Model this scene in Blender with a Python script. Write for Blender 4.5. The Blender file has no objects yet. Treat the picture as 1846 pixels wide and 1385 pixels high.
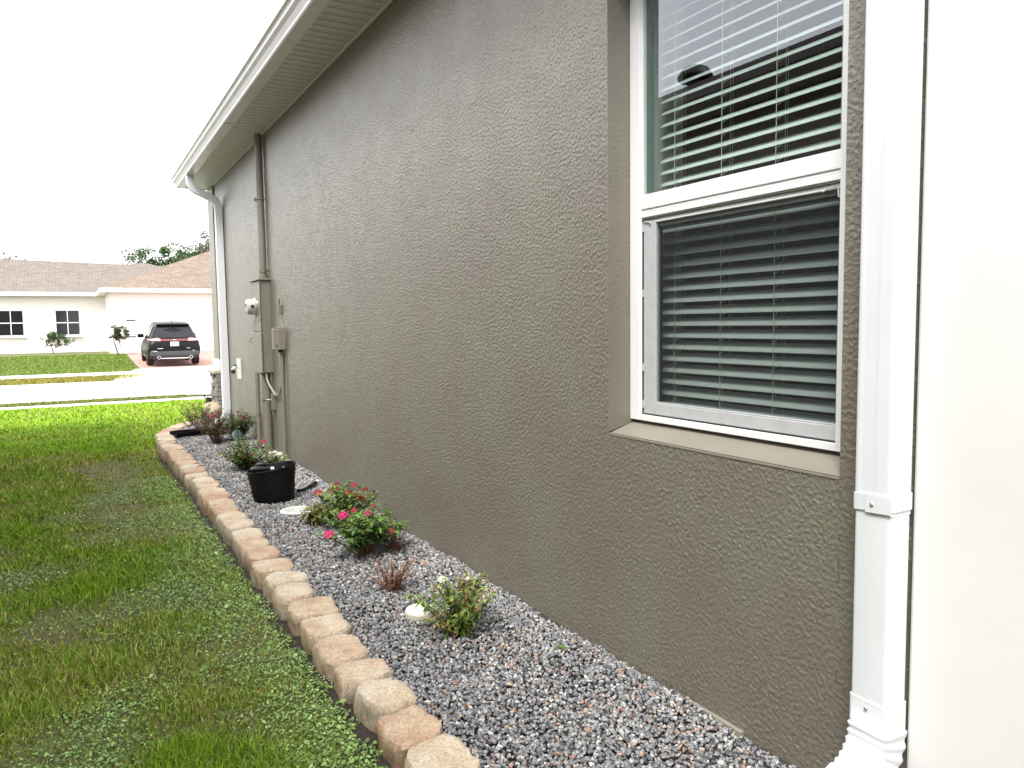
import bpy, bmesh, math, random
import numpy as np
from mathutils import Vector, Matrix, noise as mnoise
R = math.radians
PI = math.pi
S = bpy.context.scene
COL = S.collection

# ------------------------------------------------------------------ camera
F_PX, YAW, PITCH, ROLL, CD, CH = 1390.478, 0.5141, -0.078688, -0.013232, 1.70818, 1.24803
fw = Vector((math.sin(YAW)*math.cos(PITCH), math.cos(YAW)*math.cos(PITCH), math.sin(PITCH)))
rt = Vector((math.cos(YAW), -math.sin(YAW), 0)); up = rt.cross(fw)
r2 = rt*math.cos(ROLL)+up*math.sin(ROLL); u2 = -rt*math.sin(ROLL)+up*math.cos(ROLL)
cam = bpy.data.cameras.new('camera'); camo = bpy.data.objects.new('camera', cam); COL.objects.link(camo)
m = Matrix((r2, u2, -fw)).transposed().to_4x4(); m.translation = Vector((-CD, 0, CH)); camo.matrix_world = m
cam.sensor_width = 36; cam.lens = F_PX/1846*36; cam.clip_start = .05; cam.clip_end = 600
S.camera = camo

# ------------------------------------------------------------------ light
SUN_EL, SUN_AZ = 54, 228          # compass azimuth measured from +y clockwise
w = bpy.data.worlds.new('World'); S.world = w; w.use_nodes = True
nt = w.node_tree; nt.nodes.clear()
out = nt.nodes.new('ShaderNodeOutputWorld'); bg = nt.nodes.new('ShaderNodeBackground')
sky = nt.nodes.new('ShaderNodeTexSky'); sky.sky_type = 'NISHITA'; sky.sun_disc = False
sky.sun_elevation = R(SUN_EL); sky.sun_rotation = R(SUN_AZ); sky.air_density = 1.0; sky.dust_density = 3.0
hs = nt.nodes.new('ShaderNodeHueSaturation'); hs.inputs['Saturation'].default_value = .3
mixw = nt.nodes.new('ShaderNodeMix'); mixw.data_type = 'RGBA'; mixw.inputs[0].default_value = .75
mixw.inputs[7].default_value = (13.0, 13.1, 13.3, 1)
nt.links.new(sky.outputs[0], hs.inputs['Color']); nt.links.new(hs.outputs[0], mixw.inputs[6])
nt.links.new(mixw.outputs[2], bg.inputs['Color']); bg.inputs['Strength'].default_value = .13
nt.links.new(bg.outputs[0], out.inputs[0])
sl = bpy.data.lights.new('sun', 'SUN'); sl.energy = 2.3; sl.angle = R(16); sl.color = (1, .96, .9)
so = bpy.data.objects.new('sun', sl); COL.objects.link(so)
d = Vector((math.sin(R(SUN_AZ))*math.cos(R(SUN_EL)), math.cos(R(SUN_AZ))*math.cos(R(SUN_EL)), math.sin(R(SUN_EL))))
so.rotation_euler = (-d).to_track_quat('-Z', 'Y').to_euler(); so.location = d*30
S.view_settings.view_transform = 'Standard'; S.view_settings.look = 'None'
S.view_settings.exposure = 0.95; S.view_settings.gamma = 1
S.cycles.max_bounces = 8; S.cycles.transparent_max_bounces = 16

# ------------------------------------------------------------------ helpers
def sset(o, label=None, cat=None, group=None, kind=None):
    if label: o['label'] = label
    if cat: o['category'] = cat
    if group: o['group'] = group
    if kind: o['kind'] = kind
    return o
def thing(name, loc, label, cat, group=None, rz=0):
    o = bpy.data.objects.new(name, None); COL.objects.link(o); o.location = loc; o.rotation_euler = (0, 0, rz)
    o.empty_display_size = .1
    return sset(o, label, cat, group)

class MB:
    def __init__(s): s.v = []; s.f = []
    def add(s, vs, fs):
        n = len(s.v); s.v += [tuple(a) for a in vs]; s.f += [tuple(i+n for i in f) for f in fs]; return s
    def box(s, x0, x1, y0, y1, z0, z1, M=None):
        vs = [Vector((x, y, z)) for z in (z0, z1) for x, y in ((x0, y0), (x1, y0), (x1, y1), (x0, y1))]
        if M: vs = [M @ a for a in vs]
        return s.add(vs, [(3,2,1,0),(4,5,6,7),(0,1,5,4),(1,2,6,5),(2,3,7,6),(3,0,4,7)])
    def tube(s, pts, r, n=10, cap=True):
        pts = [Vector(p) for p in pts]; rs = r if isinstance(r, (list, tuple)) else [r]*len(pts)
        rings = []; prev = None
        for i, p in enumerate(pts):
            t = (pts[min(i+1, len(pts)-1)]-pts[max(i-1, 0)]).normalized()
            if prev is None:
                a = Vector((0, 0, 1)) if abs(t.z) < .9 else Vector((1, 0, 0)); u = t.cross(a).normalized()
            else:
                u = (prev - t*prev.dot(t)).normalized()
            prev = u; b = t.cross(u)
            rings.append([p+(u*math.cos(2*PI*k/n)+b*math.sin(2*PI*k/n))*rs[i] for k in range(n)])
        return s.loft(rings, cap)
    def loft(s, rings, cap=True):
        n = len(rings[0]); vs = [a for r_ in rings for a in r_]; fs = []
        for i in range(len(rings)-1):
            for k in range(n):
                fs.append((i*n+k, i*n+(k+1) % n, (i+1)*n+(k+1) % n, (i+1)*n+k))
        if cap: fs.append(tuple(range(n-1, -1, -1))); fs.append(tuple((len(rings)-1)*n+k for k in range(n)))
        return s.add(vs, fs)
    def cyl(s, c, axis, r, h, n=20, r1=None):
        c = Vector(c); a = Vector(axis).normalized()
        return s.tube([c, c+a*h], [r, r if r1 is None else r1], n)
    def lathe(s, c, prof, n=24, ax='z', M=None):
        rings = []
        for rr, zz in prof:
            ring = [Vector((rr*math.cos(2*PI*k/n), rr*math.sin(2*PI*k/n), zz)) for k in range(n)]
            if M: ring = [M @ a for a in ring]
            rings.append([a+Vector(c) for a in ring])
        return s.loft(rings)
    def obj(s, name, mat, parent=None, smooth=False, bevel=0, seg=2, auto=True):
        me = bpy.data.meshes.new(name); me.from_pydata([tuple(a) for a in s.v], [], s.f); me.update()
        bm = bmesh.new(); bm.from_mesh(me); bmesh.ops.recalc_face_normals(bm, faces=bm.faces); bm.to_mesh(me); bm.free()
        return link(name, me, mat, parent, smooth, bevel, seg)
def link(name, me, mat, parent=None, smooth=False, bevel=0, seg=2):
    if mat: me.materials.append(mat)
    if smooth:
        me.polygons.foreach_set('use_smooth', [True]*len(me.polygons))
        try: me.set_sharp_from_angle(angle=R(38))
        except Exception: pass
    o = bpy.data.objects.new(name, me); COL.objects.link(o)
    if parent:
        o.parent = parent
        q = parent; M = Matrix()
        chain = []
        while q: chain.append(q); q = q.parent
        M = Matrix()
        for q in reversed(chain): M = M @ Matrix.LocRotScale(q.location, q.rotation_euler, q.scale)
        o['_w'] = 1; del o['_w']
    if bevel:
        b = o.modifiers.new('bevel', 'BEVEL'); b.width = bevel; b.segments = seg; b.limit_method = 'ANGLE'; b.angle_limit = R(35)
    return o
def wthing(name, loc, label, cat, group=None):
    """thing whose children are given in world coordinates"""
    o = thing(name, loc, label, cat, group); o['_off'] = 1; return o
def settle():
    """children of world-coordinate things: shift meshes so that they sit relative to the base point"""
    for o in list(S.objects):
        if o.get('_off'):
            del o['_off']; off = Vector(o.location)
            for c in o.children:
                if c.type == 'MESH': c.data.transform(Matrix.Translation(-off))
                for g in c.children:
                    if g.type == 'MESH': g.data.transform(Matrix.Translation(-off))

def mat(name, col=(.5, .5, .5), rough=.6, metal=0, spec=.5, var=0, vscale=8, bump=0, bscale=60, col2=None, bdist=.004, objrand=0, attr=None, coat=0, detail=4):
    m = bpy.data.materials.new(name); m.use_nodes = True; nt = m.node_tree; b = nt.nodes['Principled BSDF']
    b.inputs['Base Color'].default_value = (*col, 1); b.inputs['Roughness'].default_value = rough
    b.inputs['Metallic'].default_value = metal; b.inputs['Specular IOR Level'].default_value = spec
    if coat: b.inputs['Coat Weight'].default_value = coat; b.inputs['Coat Roughness'].default_value = .05
    tc = nt.nodes.new('ShaderNodeTexCoord')
    src = None
    if attr:
        a = nt.nodes.new('ShaderNodeAttribute'); a.attribute_name = attr; src = a.outputs['Color']
    if var or col2:
        n = nt.nodes.new('ShaderNodeTexNoise'); n.inputs['Scale'].default_value = vscale; n.inputs['Detail'].default_value = detail
        nt.links.new(tc.outputs['Object'], n.inputs['Vector'])
        mx = nt.nodes.new('ShaderNodeMix'); mx.data_type = 'RGBA'
        rmp = nt.nodes.new('ShaderNodeMapRange'); rmp.inputs[1].default_value = .3; rmp.inputs[2].default_value = .7
        nt.links.new(n.outputs['Fac'], rmp.inputs[0]); nt.links.new(rmp.outputs[0], mx.inputs[0])
        if attr:
            mx.blend_type = 'MULTIPLY'; mx.inputs[0].default_value = 1
            g = nt.nodes.new('ShaderNodeMapRange'); g.inputs[1].default_value = .3; g.inputs[2].default_value = .7
            g.inputs[3].default_value = 1-var; g.inputs[4].default_value = 1+var
            nt.links.new(n.outputs['Fac'], g.inputs[0]); nt.links.remove(mx.inputs[0].links[0]); mx.inputs[0].default_value = 1
            nt.links.new(src, mx.inputs[6]); cmb = nt.nodes.new('ShaderNodeCombineColor')
            for i in range(3): nt.links.new(g.outputs[0], cmb.inputs[i])
            nt.links.new(cmb.outputs[0], mx.inputs[7])
        else:
            c2 = col2 or tuple(c*(1+var) for c in col); c1 = col if col2 else tuple(c*(1-var) for c in col)
            mx.inputs[6].default_value = (*c1, 1); mx.inputs[7].default_value = (*c2, 1)
        src = mx.outputs[2]
    if objrand:
        oi = nt.nodes.new('ShaderNodeObjectInfo'); h = nt.nodes.new('ShaderNodeHueSaturation')
        mr = nt.nodes.new('ShaderNodeMapRange'); mr.inputs[3].default_value = 1-objrand; mr.inputs[4].default_value = 1+objrand
        nt.links.new(oi.outputs['Random'], mr.inputs[0]); nt.links.new(mr.outputs[0], h.inputs['Value'])
        if src: nt.links.new(src, h.inputs['Color'])
        else: h.inputs['Color'].default_value = (*col, 1)
        src = h.outputs[0]
    if src: nt.links.new(src, b.inputs['Base Color'])
    if bump:
        n2 = nt.nodes.new('ShaderNodeTexNoise'); n2.inputs['Scale'].default_value = bscale; n2.inputs['Detail'].default_value = 5
        nt.links.new(tc.outputs['Object'], n2.inputs['Vector'])
        bp = nt.nodes.new('ShaderNodeBump'); bp.inputs['Strength'].default_value = bump; bp.inputs['Distance'].default_value = bdist
        nt.links.new(n2.outputs['Fac'], bp.inputs['Height']); nt.links.new(bp.outputs[0], b.inputs['Normal'])
    return m

def N(nt, t, **kw):
    n = nt.nodes.new(t)
    for k, v in kw.items(): setattr(n, k, v)
    return n

def stucco(name, c1, c2, amp=1.0, scale=1.0, rough=.36, dist=.0014):
    m = bpy.data.materials.new(name); m.use_nodes = True; nt = m.node_tree; b = nt.nodes['Principled BSDF']; L = nt.links.new
    tc = N(nt, 'ShaderNodeTexCoord')
    wn = N(nt, 'ShaderNodeTexNoise'); wn.inputs['Scale'].default_value = 22*scale; wn.inputs['Detail'].default_value = 2
    L(tc.outputs['Object'], wn.inputs['Vector'])
    add = N(nt, 'ShaderNodeMix', data_type='RGBA', blend_type='ADD'); add.inputs[0].default_value = .03
    L(tc.outputs['Object'], add.inputs[6]); L(wn.outputs['Color'], add.inputs[7])
    n1 = N(nt, 'ShaderNodeTexNoise'); n1.inputs['Scale'].default_value = 110*scale; n1.inputs['Detail'].default_value = 6; n1.inputs['Roughness'].default_value = .6
    L(add.outputs[2], n1.inputs['Vector'])
    r1 = N(nt, 'ShaderNodeMapRange', interpolation_type='SMOOTHSTEP'); r1.inputs[1].default_value = .30; r1.inputs[2].default_value = .70
    L(n1.outputs['Fac'], r1.inputs[0])
    # trowel smeared patches where the texture is knocked flatter
    n3 = N(nt, 'ShaderNodeTexNoise'); n3.inputs['Scale'].default_value = 4.2; n3.inputs['Detail'].default_value = 3
    L(tc.outputs['Object'], n3.inputs['Vector'])
    r3 = N(nt, 'ShaderNodeMapRange'); r3.inputs[1].default_value = .36; r3.inputs[2].default_value = .52; r3.inputs[3].default_value = .6; r3.inputs[4].default_value = 1
    L(n3.outputs['Fac'], r3.inputs[0])
    n2 = N(nt, 'ShaderNodeTexNoise'); n2.inputs['Scale'].default_value = 190*scale; n2.inputs['Detail'].default_value = 3
    L(tc.outputs['Object'], n2.inputs['Vector'])
    mul = N(nt, 'ShaderNodeMath', operation='MULTIPLY'); L(r1.outputs[0], mul.inputs[0]); L(r3.outputs[0], mul.inputs[1])
    sm = N(nt, 'ShaderNodeMath', operation='MULTIPLY_ADD'); L(n2.outputs['Fac'], sm.inputs[0]); sm.inputs[1].default_value = .22; L(mul.outputs[0], sm.inputs[2])
    bp = N(nt, 'ShaderNodeBump'); bp.inputs['Strength'].default_value = amp; bp.inputs['Distance'].default_value = dist
    L(sm.outputs[0], bp.inputs['Height']); L(bp.outputs[0], b.inputs['Normal'])
    cn = N(nt, 'ShaderNodeTexNoise'); cn.inputs['Scale'].default_value = 2.3; cn.inputs['Detail'].default_value = 4
    L(tc.outputs['Object'], cn.inputs['Vector'])
    r4 = N(nt, 'ShaderNodeMapRange'); r4.inputs[1].default_value = .35; r4.inputs[2].default_value = .65; L(cn.outputs['Fac'], r4.inputs[0])
    mx = N(nt, 'ShaderNodeMix', data_type='RGBA'); mx.inputs[6].default_value = (*c1, 1); mx.inputs[7].default_value = (*c2, 1)
    L(r4.outputs[0], mx.inputs[0]); L(mx.outputs[2], b.inputs['Base Color'])
    b.inputs['Roughness'].default_value = rough; b.inputs['Specular IOR Level'].default_value = .9
    b.inputs['Coat Weight'].default_value = .35; b.inputs['Coat Roughness'].default_value = .34
    return m

def mesh_np(name, V, F, mt, col=None, smooth=False):
    """V (n,3), F (m,k) equal sided polygons"""
    me = bpy.data.meshes.new(name); n, k = F.shape
    me.vertices.add(len(V)); me.vertices.foreach_set('co', V.astype(np.float32).ravel())
    me.loops.add(n*k); me.loops.foreach_set('vertex_index', F.astype(np.int32).ravel())
    me.polygons.add(n); me.polygons.foreach_set('loop_start', np.arange(0, n*k, k, dtype=np.int32))
    try: me.polygons.foreach_set('loop_total', np.full(n, k, dtype=np.int32))
    except Exception: pass
    if smooth: me.polygons.foreach_set('use_smooth', np.ones(n, dtype=bool))
    me.update(calc_edges=True)
    if col is not None:
        a = me.color_attributes.new('Col', 'FLOAT_COLOR', 'POINT')
        c = np.ones((len(V), 4), dtype=np.float32); c[:, :3] = col; a.data.foreach_set('color', c.ravel())
    me.materials.append(mt); o = bpy.data.objects.new(name, me); COL.objects.link(o); return o
M = {}
M['stucco'] = stucco('stucco', (.166, .143, .116), (.174, .165, .126))
M['stucco_smooth'] = mat('stucco_smooth', (.235, .215, .178), .45, var=.05, bump=.25, bscale=70, bdist=.0015)
M['taupe'] = mat('taupe_paint', (.19, .177, .146), .42, var=.06, vscale=12, bump=.08, bscale=90)
M['white'] = mat('white_vinyl', (.80, .81, .82), .35, var=.02)
M['alu'] = mat('white_aluminium', (.70, .73, .76), .32, var=.03, vscale=5)
M['soffit'] = mat('soffit_white', (.72, .72, .69), .5, var=.04)
M['gutter'] = mat('gutter_white', (.80, .80, .82), .35, var=.04, vscale=5)
M['greyframe'] = mat('grey_frame', (.50, .51, .53), .4, metal=.1, var=.06, vscale=30)
M['blind'] = mat('blind_slat', (.78, .80, .78), .45)
M['cord'] = mat('cord', (.75, .75, .7), .8)
M['drywall'] = mat('drywall', (.62, .64, .60), .8)
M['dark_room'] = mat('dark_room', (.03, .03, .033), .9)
M['seal'] = mat('seal', (.02, .02, .02), .6)
M['black_plastic'] = mat('black_plastic', (.0025, .0025, .0035), .5, spec=.22, bump=.08, bscale=40)
M['rubber'] = mat('rubber_hose', (.006, .006, .007), .4)
M['hose_grey'] = mat('hose_grey', (.05, .052, .055), .4)
M['silver'] = mat('silver', (.7, .7, .7), .3, metal=1)
M['brass'] = mat('brass', (.45, .4, .3), .4, metal=1)
M['meter_glass'] = mat('meter_plastic', (.5, .5, .45), .3, var=.1, vscale=40)
M['black'] = mat('black', (.01, .01, .01), .5)
M['pvc'] = mat('pvc_white', (.8, .8, .76), .4)
M['grate'] = mat('grate_green', (.16, .26, .22), .6)
M['concrete'] = mat('concrete_paving', (.62, .61, .58), .85, var=.05, vscale=2, bump=.2, bscale=60)
M['road'] = mat('road_surface', (.55, .545, .53), .9, var=.05, vscale=1.5, bump=.2, bscale=90)
M['bark'] = mat('bark', (.12, .09, .07), .9, var=.2, vscale=30)

def brick_mat(name, c1, c2, mortar, sx, sy, axis='xy', msize=.02, bump=.3, rough=.85, var=.25):
    m = bpy.data.materials.new(name); m.use_nodes = True; nt = m.node_tree; b = nt.nodes['Principled BSDF']; L = nt.links.new
    tc = N(nt, 'ShaderNodeTexCoord'); mp = N(nt, 'ShaderNodeMapping')
    if axis == 'xz': mp.inputs['Rotation'].default_value = (R(90), 0, 0)
    L(tc.outputs['Object'], mp.inputs['Vector'])
    br = N(nt, 'ShaderNodeTexBrick'); br.inputs['Scale'].default_value = 1; br.inputs['Brick Width'].default_value = sx; br.inputs['Row Height'].default_value = sy
    br.inputs['Mortar Size'].default_value = msize; br.inputs['Color1'].default_value = (*c1, 1); br.inputs['Color2'].default_value = (*c2, 1); br.inputs['Mortar'].default_value = (*mortar, 1)
    br.inputs['Bias'].default_value = 0
    L(mp.outputs[0], br.inputs['Vector'])
    n = N(nt, 'ShaderNodeTexNoise'); n.inputs['Scale'].default_value = 9; L(tc.outputs['Object'], n.inputs['Vector'])
    g = N(nt, 'ShaderNodeMapRange'); g.inputs[1].default_value = .3; g.inputs[2].default_value = .7; g.inputs[3].default_value = 1-var; g.inputs[4].default_value = 1+var
    L(n.outputs['Fac'], g.inputs[0])
    h = N(nt, 'ShaderNodeHueSaturation'); L(g.outputs[0], h.inputs['Value']); L(br.outputs['Color'], h.inputs['Color'])
    L(h.outputs[0], b.inputs['Base Color']); b.inputs['Roughness'].default_value = rough
    bp = N(nt, 'ShaderNodeBump'); bp.inputs['Strength'].default_value = bump; bp.inputs['Distance'].default_value = .01; bp.invert = True
    L(br.outputs['Fac'], bp.inputs['Height']); L(bp.outputs[0], b.inputs['Normal'])
    return m
M['shingle'] = brick_mat('brown_shingle', (.235, .180, .135), (.165, .125, .095), (.09, .07, .055), .33, .16, 'xy', .012, .5)
M['shingle_grey'] = brick_mat('greybrown_shingle', (.20, .165, .14), (.15, .125, .11), (.09, .075, .065), .33, .16, 'xy', .012, .5)
M['paver'] = brick_mat('red_paver', (.42, .20, .17), (.50, .27, .23), (.32, .2, .17), .2, .1, 'xy', .006, .3)
M['garage_wall'] = mat('offwhite_stucco', (.82, .78, .74), .8, var=.03, bump=.3, bscale=50)
M['garage_door'] = mat('garage_door_paint', (.78, .77, .74), .5)
M['nb_wall'] = stucco('neighbour_stucco', (.26, .22, .18), (.30, .26, .21))

# glass
def glass(name, tint, refl=1.0, ior=1.65):
    m = bpy.data.materials.new(name); m.use_nodes = True; nt = m.node_tree; nt.nodes.clear(); L = nt.links.new
    o = N(nt, 'ShaderNodeOutputMaterial'); t = N(nt, 'ShaderNodeBsdfTransparent'); t.inputs[0].default_value = (*tint, 1)
    ge = N(nt, 'ShaderNodeNewGeometry')
    g = N(nt, 'ShaderNodeBsdfGlossy'); g.inputs['Roughness'].default_value = .0; g.inputs[0].default_value = (.9, .93, 1, 1)
    fr = N(nt, 'ShaderNodeFresnel'); fr.inputs[0].default_value = ior
    iv = N(nt, 'ShaderNodeMapRange'); iv.inputs[3].default_value = ior; iv.inputs[4].default_value = 1/ior; L(ge.outputs['Backfacing'], iv.inputs[0]); L(iv.outputs[0], fr.inputs[0])
    mu = N(nt, 'ShaderNodeMath', operation='MULTIPLY'); mu.inputs[1].default_value = refl; mu.use_clamp = True
    mx = N(nt, 'ShaderNodeMixShader'); L(fr.outputs[0], mu.inputs[0]); L(mu.outputs[0], mx.inputs[0]); L(t.outputs[0], mx.inputs[1]); L(g.outputs[0], mx.inputs[2]); L(mx.outputs[0], o.inputs[0])
    return m
M['glass'] = glass('window_glass', (.84, .93, .90), 2.0)
M['glass_low'] = glass('window_glass_lower', (.84, .92, .90), 1.0)
def screen_mat():
    m = bpy.data.materials.new('insect_mesh'); m.use_nodes = True; nt = m.node_tree; nt.nodes.clear(); L = nt.links.new
    o = N(nt, 'ShaderNodeOutputMaterial'); t = N(nt, 'ShaderNodeBsdfTransparent'); b = N(nt, 'ShaderNodeBsdfDiffuse'); b.inputs[0].default_value = (.03, .033, .034, 1)
    mx = N(nt, 'ShaderNodeMixShader'); mx.inputs[0].default_value = .45; L(t.outputs[0], mx.inputs[1]); L(b.outputs[0], mx.inputs[2]); L(mx.outputs[0], o.inputs[0])
    return m
M['screen'] = screen_mat()

# ------------------------------------------------------------------ terrain
GZ = [(-12, -.05), (2, -.05), (5, -.08), (8, -.12), (17, -.27), (18.9, -.30), (19.0, -.40), (26, -.42), (26.1, -.34), (34, -.36), (36, -.33), (43, -.02), (60, .0), (200, .3), (500, 1.0)]
def gz(y):
    for (a, za), (b, zb) in zip(GZ, GZ[1:]):
        if y <= b: return za+(zb-za)*max(0, (y-a))/(b-a)
    return GZ[-1][1]
def sheet(name, mt, x0, x1, y0, y1, dz=0, label=None, step=.5, poly=None, kind='structure'):
    ys = sorted(set([y0, y1]+[a for a, _ in GZ if y0 < a < y1]))
    mb = MB()
    for a, b in zip(ys, ys[1:]):
        def xl(y): return x0(y) if callable(x0) else x0
        def xr(y): return x1(y) if callable(x1) else x1
        mb.add([(xl(a), a, gz(a)+dz), (xr(a), a, gz(a)+dz), (xr(b), b, gz(b)+dz), (xl(b), b, gz(b)+dz)], [(0, 1, 2, 3)])
    o = mb.obj(name, mt); sset(o, label, kind=kind); return o
M['soil'] = mat('lawn_soil', (.13, .11, .06), .95, col2=(.12, .15, .04), vscale=7, bump=.6, bscale=80, bdist=.01)
M['far_grass_soil'] = mat('far_grass', (.10, .17, .025), .95, col2=(.16, .20, .04), vscale=1.6, bump=.5, bscale=80, bdist=.02)
sheet('ground', M['soil'], -300, 300, -12, 500, 0)
M['edge_soil_shade'] = mat('edge_soil_shade', (.035, .028, .02), .95, var=.3, vscale=40, bump=.6, bscale=90)  # soil along the blocks, its colour darkened for the shade at their foot
mb = MB()
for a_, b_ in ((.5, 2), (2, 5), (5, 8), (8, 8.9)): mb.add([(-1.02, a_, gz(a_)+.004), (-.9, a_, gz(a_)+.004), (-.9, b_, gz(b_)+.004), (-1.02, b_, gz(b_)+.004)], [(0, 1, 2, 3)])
sset(mb.obj('soil_shade_strip', M['edge_soil_shade']), kind='structure')
sheet('sidewalk', M['concrete'], -40, 40, 17.25, 17.95, .02)
sheet('road', M['road'], -60, 60, 19.02, 25.98, .02)
sheet('driveway_apron', M['concrete'], lambda y: .45+max(0, 17.95-y)*2, 7, 16.9, 19.01, .03)
sheet('far_sidewalk', M['concrete'], -40, 40, 29.4, 31.6, .02)
sheet('far_apron', M['concrete'], lambda y: .3-(max(0, 29.4-y)/3.3)**2*1.1, 7.5, 26.1, 33.4, .03)
sheet('paver_driveway', M['paver'], .48, 6.6, 33.4, 43.0, .034)
# kerbs
for yy, hh in ((18.9, .13), (26.0, .10)):
    o = MB().box(-60, 60, yy, yy+.13, -.45, -.45+hh+.02).obj('road_kerb', M['concrete'], bevel=.02); sset(o, kind='structure')
mb = MB(); mb.box(.33, 7, 18.86, 18.885, -.30, -.266)
sset(mb.obj('pavement_joint', M['greyframe']), kind='structure')

# ------------------------------------------------------------------ house
HY1 = 11.0; YC = 1.098; EZ = 3.13
house = thing('house', (0, 0, 0), 'taupe stucco single storey house wall with white eave along the gravel bed', 'house')
oy0, oy1, oz0, oz1 = 1.302, 2.297, .841, 2.46     # window opening
mb = MB()
ys = [YC, oy0, oy1, HY1]; zs = [-.5, oz0, oz1, EZ+.05]
# front, rear and far faces
mb.add([(0, HY1, -.5), (9, HY1, -.5), (9, HY1, EZ+.05), (0, HY1, EZ+.05)], [(0, 1, 2, 3)])
mb.add([(0, YC, -.5), (.2, YC, -.5), (.2, YC, EZ+.05), (0, YC, EZ+.05)], [(0, 1, 2, 3)])
mb.add([(9, YC, -.5), (9, HY1, -.5), (9, HY1, EZ+.05), (9, YC, EZ+.05)], [(0, 1, 2, 3)])
mb.add([(.2, YC+.02, -.5), (9, YC+.02, -.5), (9, YC+.02, EZ+.05), (.2, YC+.02, EZ+.05)], [(0, 1, 2, 3)])
mb.obj('end_walls', M['stucco'], house)
def relief_wall():
    # trowelled stucco relief, really modelled: 2 mm raised blobs on a 4 mm grid
    st_ = .004; gen = np.random.default_rng(12)
    ny = int(round((HY1-YC)/st_))//2*2; zlo = -.12; nz = int(round((EZ+.04-zlo)/st_))//2*2
    fyq = np.fft.fftfreq(ny, st_)[:, None]; fzq = np.fft.fftfreq(nz, st_)[None, :]; f = np.sqrt(fyq**2+fzq**2)+1e-6
    def band(f0, sg):
        w_ = np.fft.fft2(gen.normal(size=(ny, nz))); w_ *= np.exp(-(np.log(f/f0))**2/(2*sg*sg)); h = np.real(np.fft.ifft2(w_)); return h/h.std()
    big = band(50, .36); fine = band(95, .25); patch = band(3.0, .6); low = band(14, .4)
    t_ = np.clip((big+.25*fine-.1)/1.3, 0, 1); t_ = t_*t_*(3-2*t_)
    amp = np.clip(1+.05*patch, .85, 1.1)
    H = (.0020*t_*amp+.00036*fine*amp+.00012*low)
    H = np.pad(H, ((0, 1), (0, 1)), mode='wrap')
    Y = YC+(HY1-YC)*np.arange(ny+1)/ny; Z = zlo+(EZ+.04-zlo)*np.arange(nz+1)/nz
    def snap(A, v): i = int(np.argmin(abs(A-v)))//2*2; A[i] = v; return i
    j0 = snap(Y, oy0); j1 = snap(Y, oy1); k0 = snap(Z, oz0); k1 = snap(Z, oz1)
    E0 = .0016
    H[j0, k0:k1+1] = E0; H[j1, k0:k1+1] = E0; H[j0:j1+1, k0] = E0; H[j0:j1+1, k1] = E0
    H[0, :] = 0; H[-1, :] = 0
    Vs = []; Fs = []; off_ = 0
    for (a_, b_, k_) in ((0, ny, 1),):
        jj = np.arange(a_, b_+1, k_); kk = np.arange(0, nz+1, k_); yy, zz = np.meshgrid(Y[jj], Z[kk], indexing='ij')
        v = np.stack([-H[np.ix_(jj, kk)], yy, zz], -1).reshape(-1, 3); m_ = len(kk)
        a0, b0_ = np.meshgrid(np.arange(len(jj)-1), np.arange(m_-1), indexing='ij')
        inside = (jj[a0] >= j0) & (jj[a0] < j1) & (kk[b0_] >= k0) & (kk[b0_] < k1)
        a0 = a0[~inside]; b0_ = b0_[~inside]; q = a0*m_+b0_
        Vs.append(v); Fs.append(np.stack([q, q+1, q+m_+1, q+m_], 1)+off_); off_ += len(v)
    return np.concatenate(Vs), np.concatenate(Fs)
wv, wf = relief_wall()
wo_ = mesh_np('wall', wv, wf, M['stucco'], smooth=True); wo_.parent = house
# reveal
D = .128
mb = MB()
mb.add([(-.0016, oy1, oz0), (D, oy1, oz0+.036), (D, oy1, oz1), (-.0016, oy1, oz1)], [(0, 1, 2, 3)])
mb.add([(-.0016, oy0, oz0), (D, oy0, oz0+.036), (D, oy0, oz1), (-.0016, oy0, oz1)], [(0, 1, 2, 3)])
mb.add([(0, oy0, oz1), (D, oy0, oz1), (D, oy1, oz1), (0, oy1, oz1)], [(0, 1, 2, 3)])
M['stucco_fine'] = stucco('stucco_reveal', (.166, .147, .118), (.176, .164, .127), .7, 1.0, .5, .002)
mb.obj('window_reveal', M['stucco_fine'], house)
mb = MB(); mb.add([(-.003, oy0, oz0-.004), (-.003, oy1-.004, oz0-.004), (D, oy1-.001, oz0+.036), (D, oy0, oz0+.036), (-.003, oy0, oz0-.009), (-.003, oy1-.004, oz0-.009), (.01, oy1-.004, oz0-.009), (.01, oy0, oz0-.009)],
       [(0, 1, 2, 3), (0, 4, 5, 1), (4, 7, 6, 5)])
mb.obj('window_sill', M['stucco_smooth'], house)
# window
win = bpy.data.objects.new('window', None); COL.objects.link(win); win.parent = house
X0 = .098
mb = MB()
fz0, fz1 = .884, 2.45
mb.box(X0, X0+.06, 2.243, oy1-.001, fz0, fz1)
mb.box(X0, X0+.06, oy0+.001, 1.395, fz0, fz1)
mb.box(X0, X0+.06, 1.395, 2.243, fz0, .906)
mb.box(X0, X0+.06, 1.395, 2.243, 2.40, fz1)
mb.box(X0+.008, X0+.02, 2.236, 2.243, .906, 2.40)
mb.obj('window_frame', M['white'], win, bevel=.002)
mb = MB()   # meeting rail
mb.box(X0+.006, X0+.05, 1.395, 2.2435, 1.652, 1.703)
mb.box(X0+.010, X0+.05, 1.395, 2.2435, 1.641, 1.649)
mb.box(X0+.006, X0+.05, 1.395, 2.2435, 1.622, 1.638)
mb.box(X0+.013, X0+.05, 1.395, 2.2435, 1.60, 1.66)
mb.obj('meeting_rail', M['white'], win, bevel=.0015)
mb = MB()   # upper sash stile behind
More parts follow.
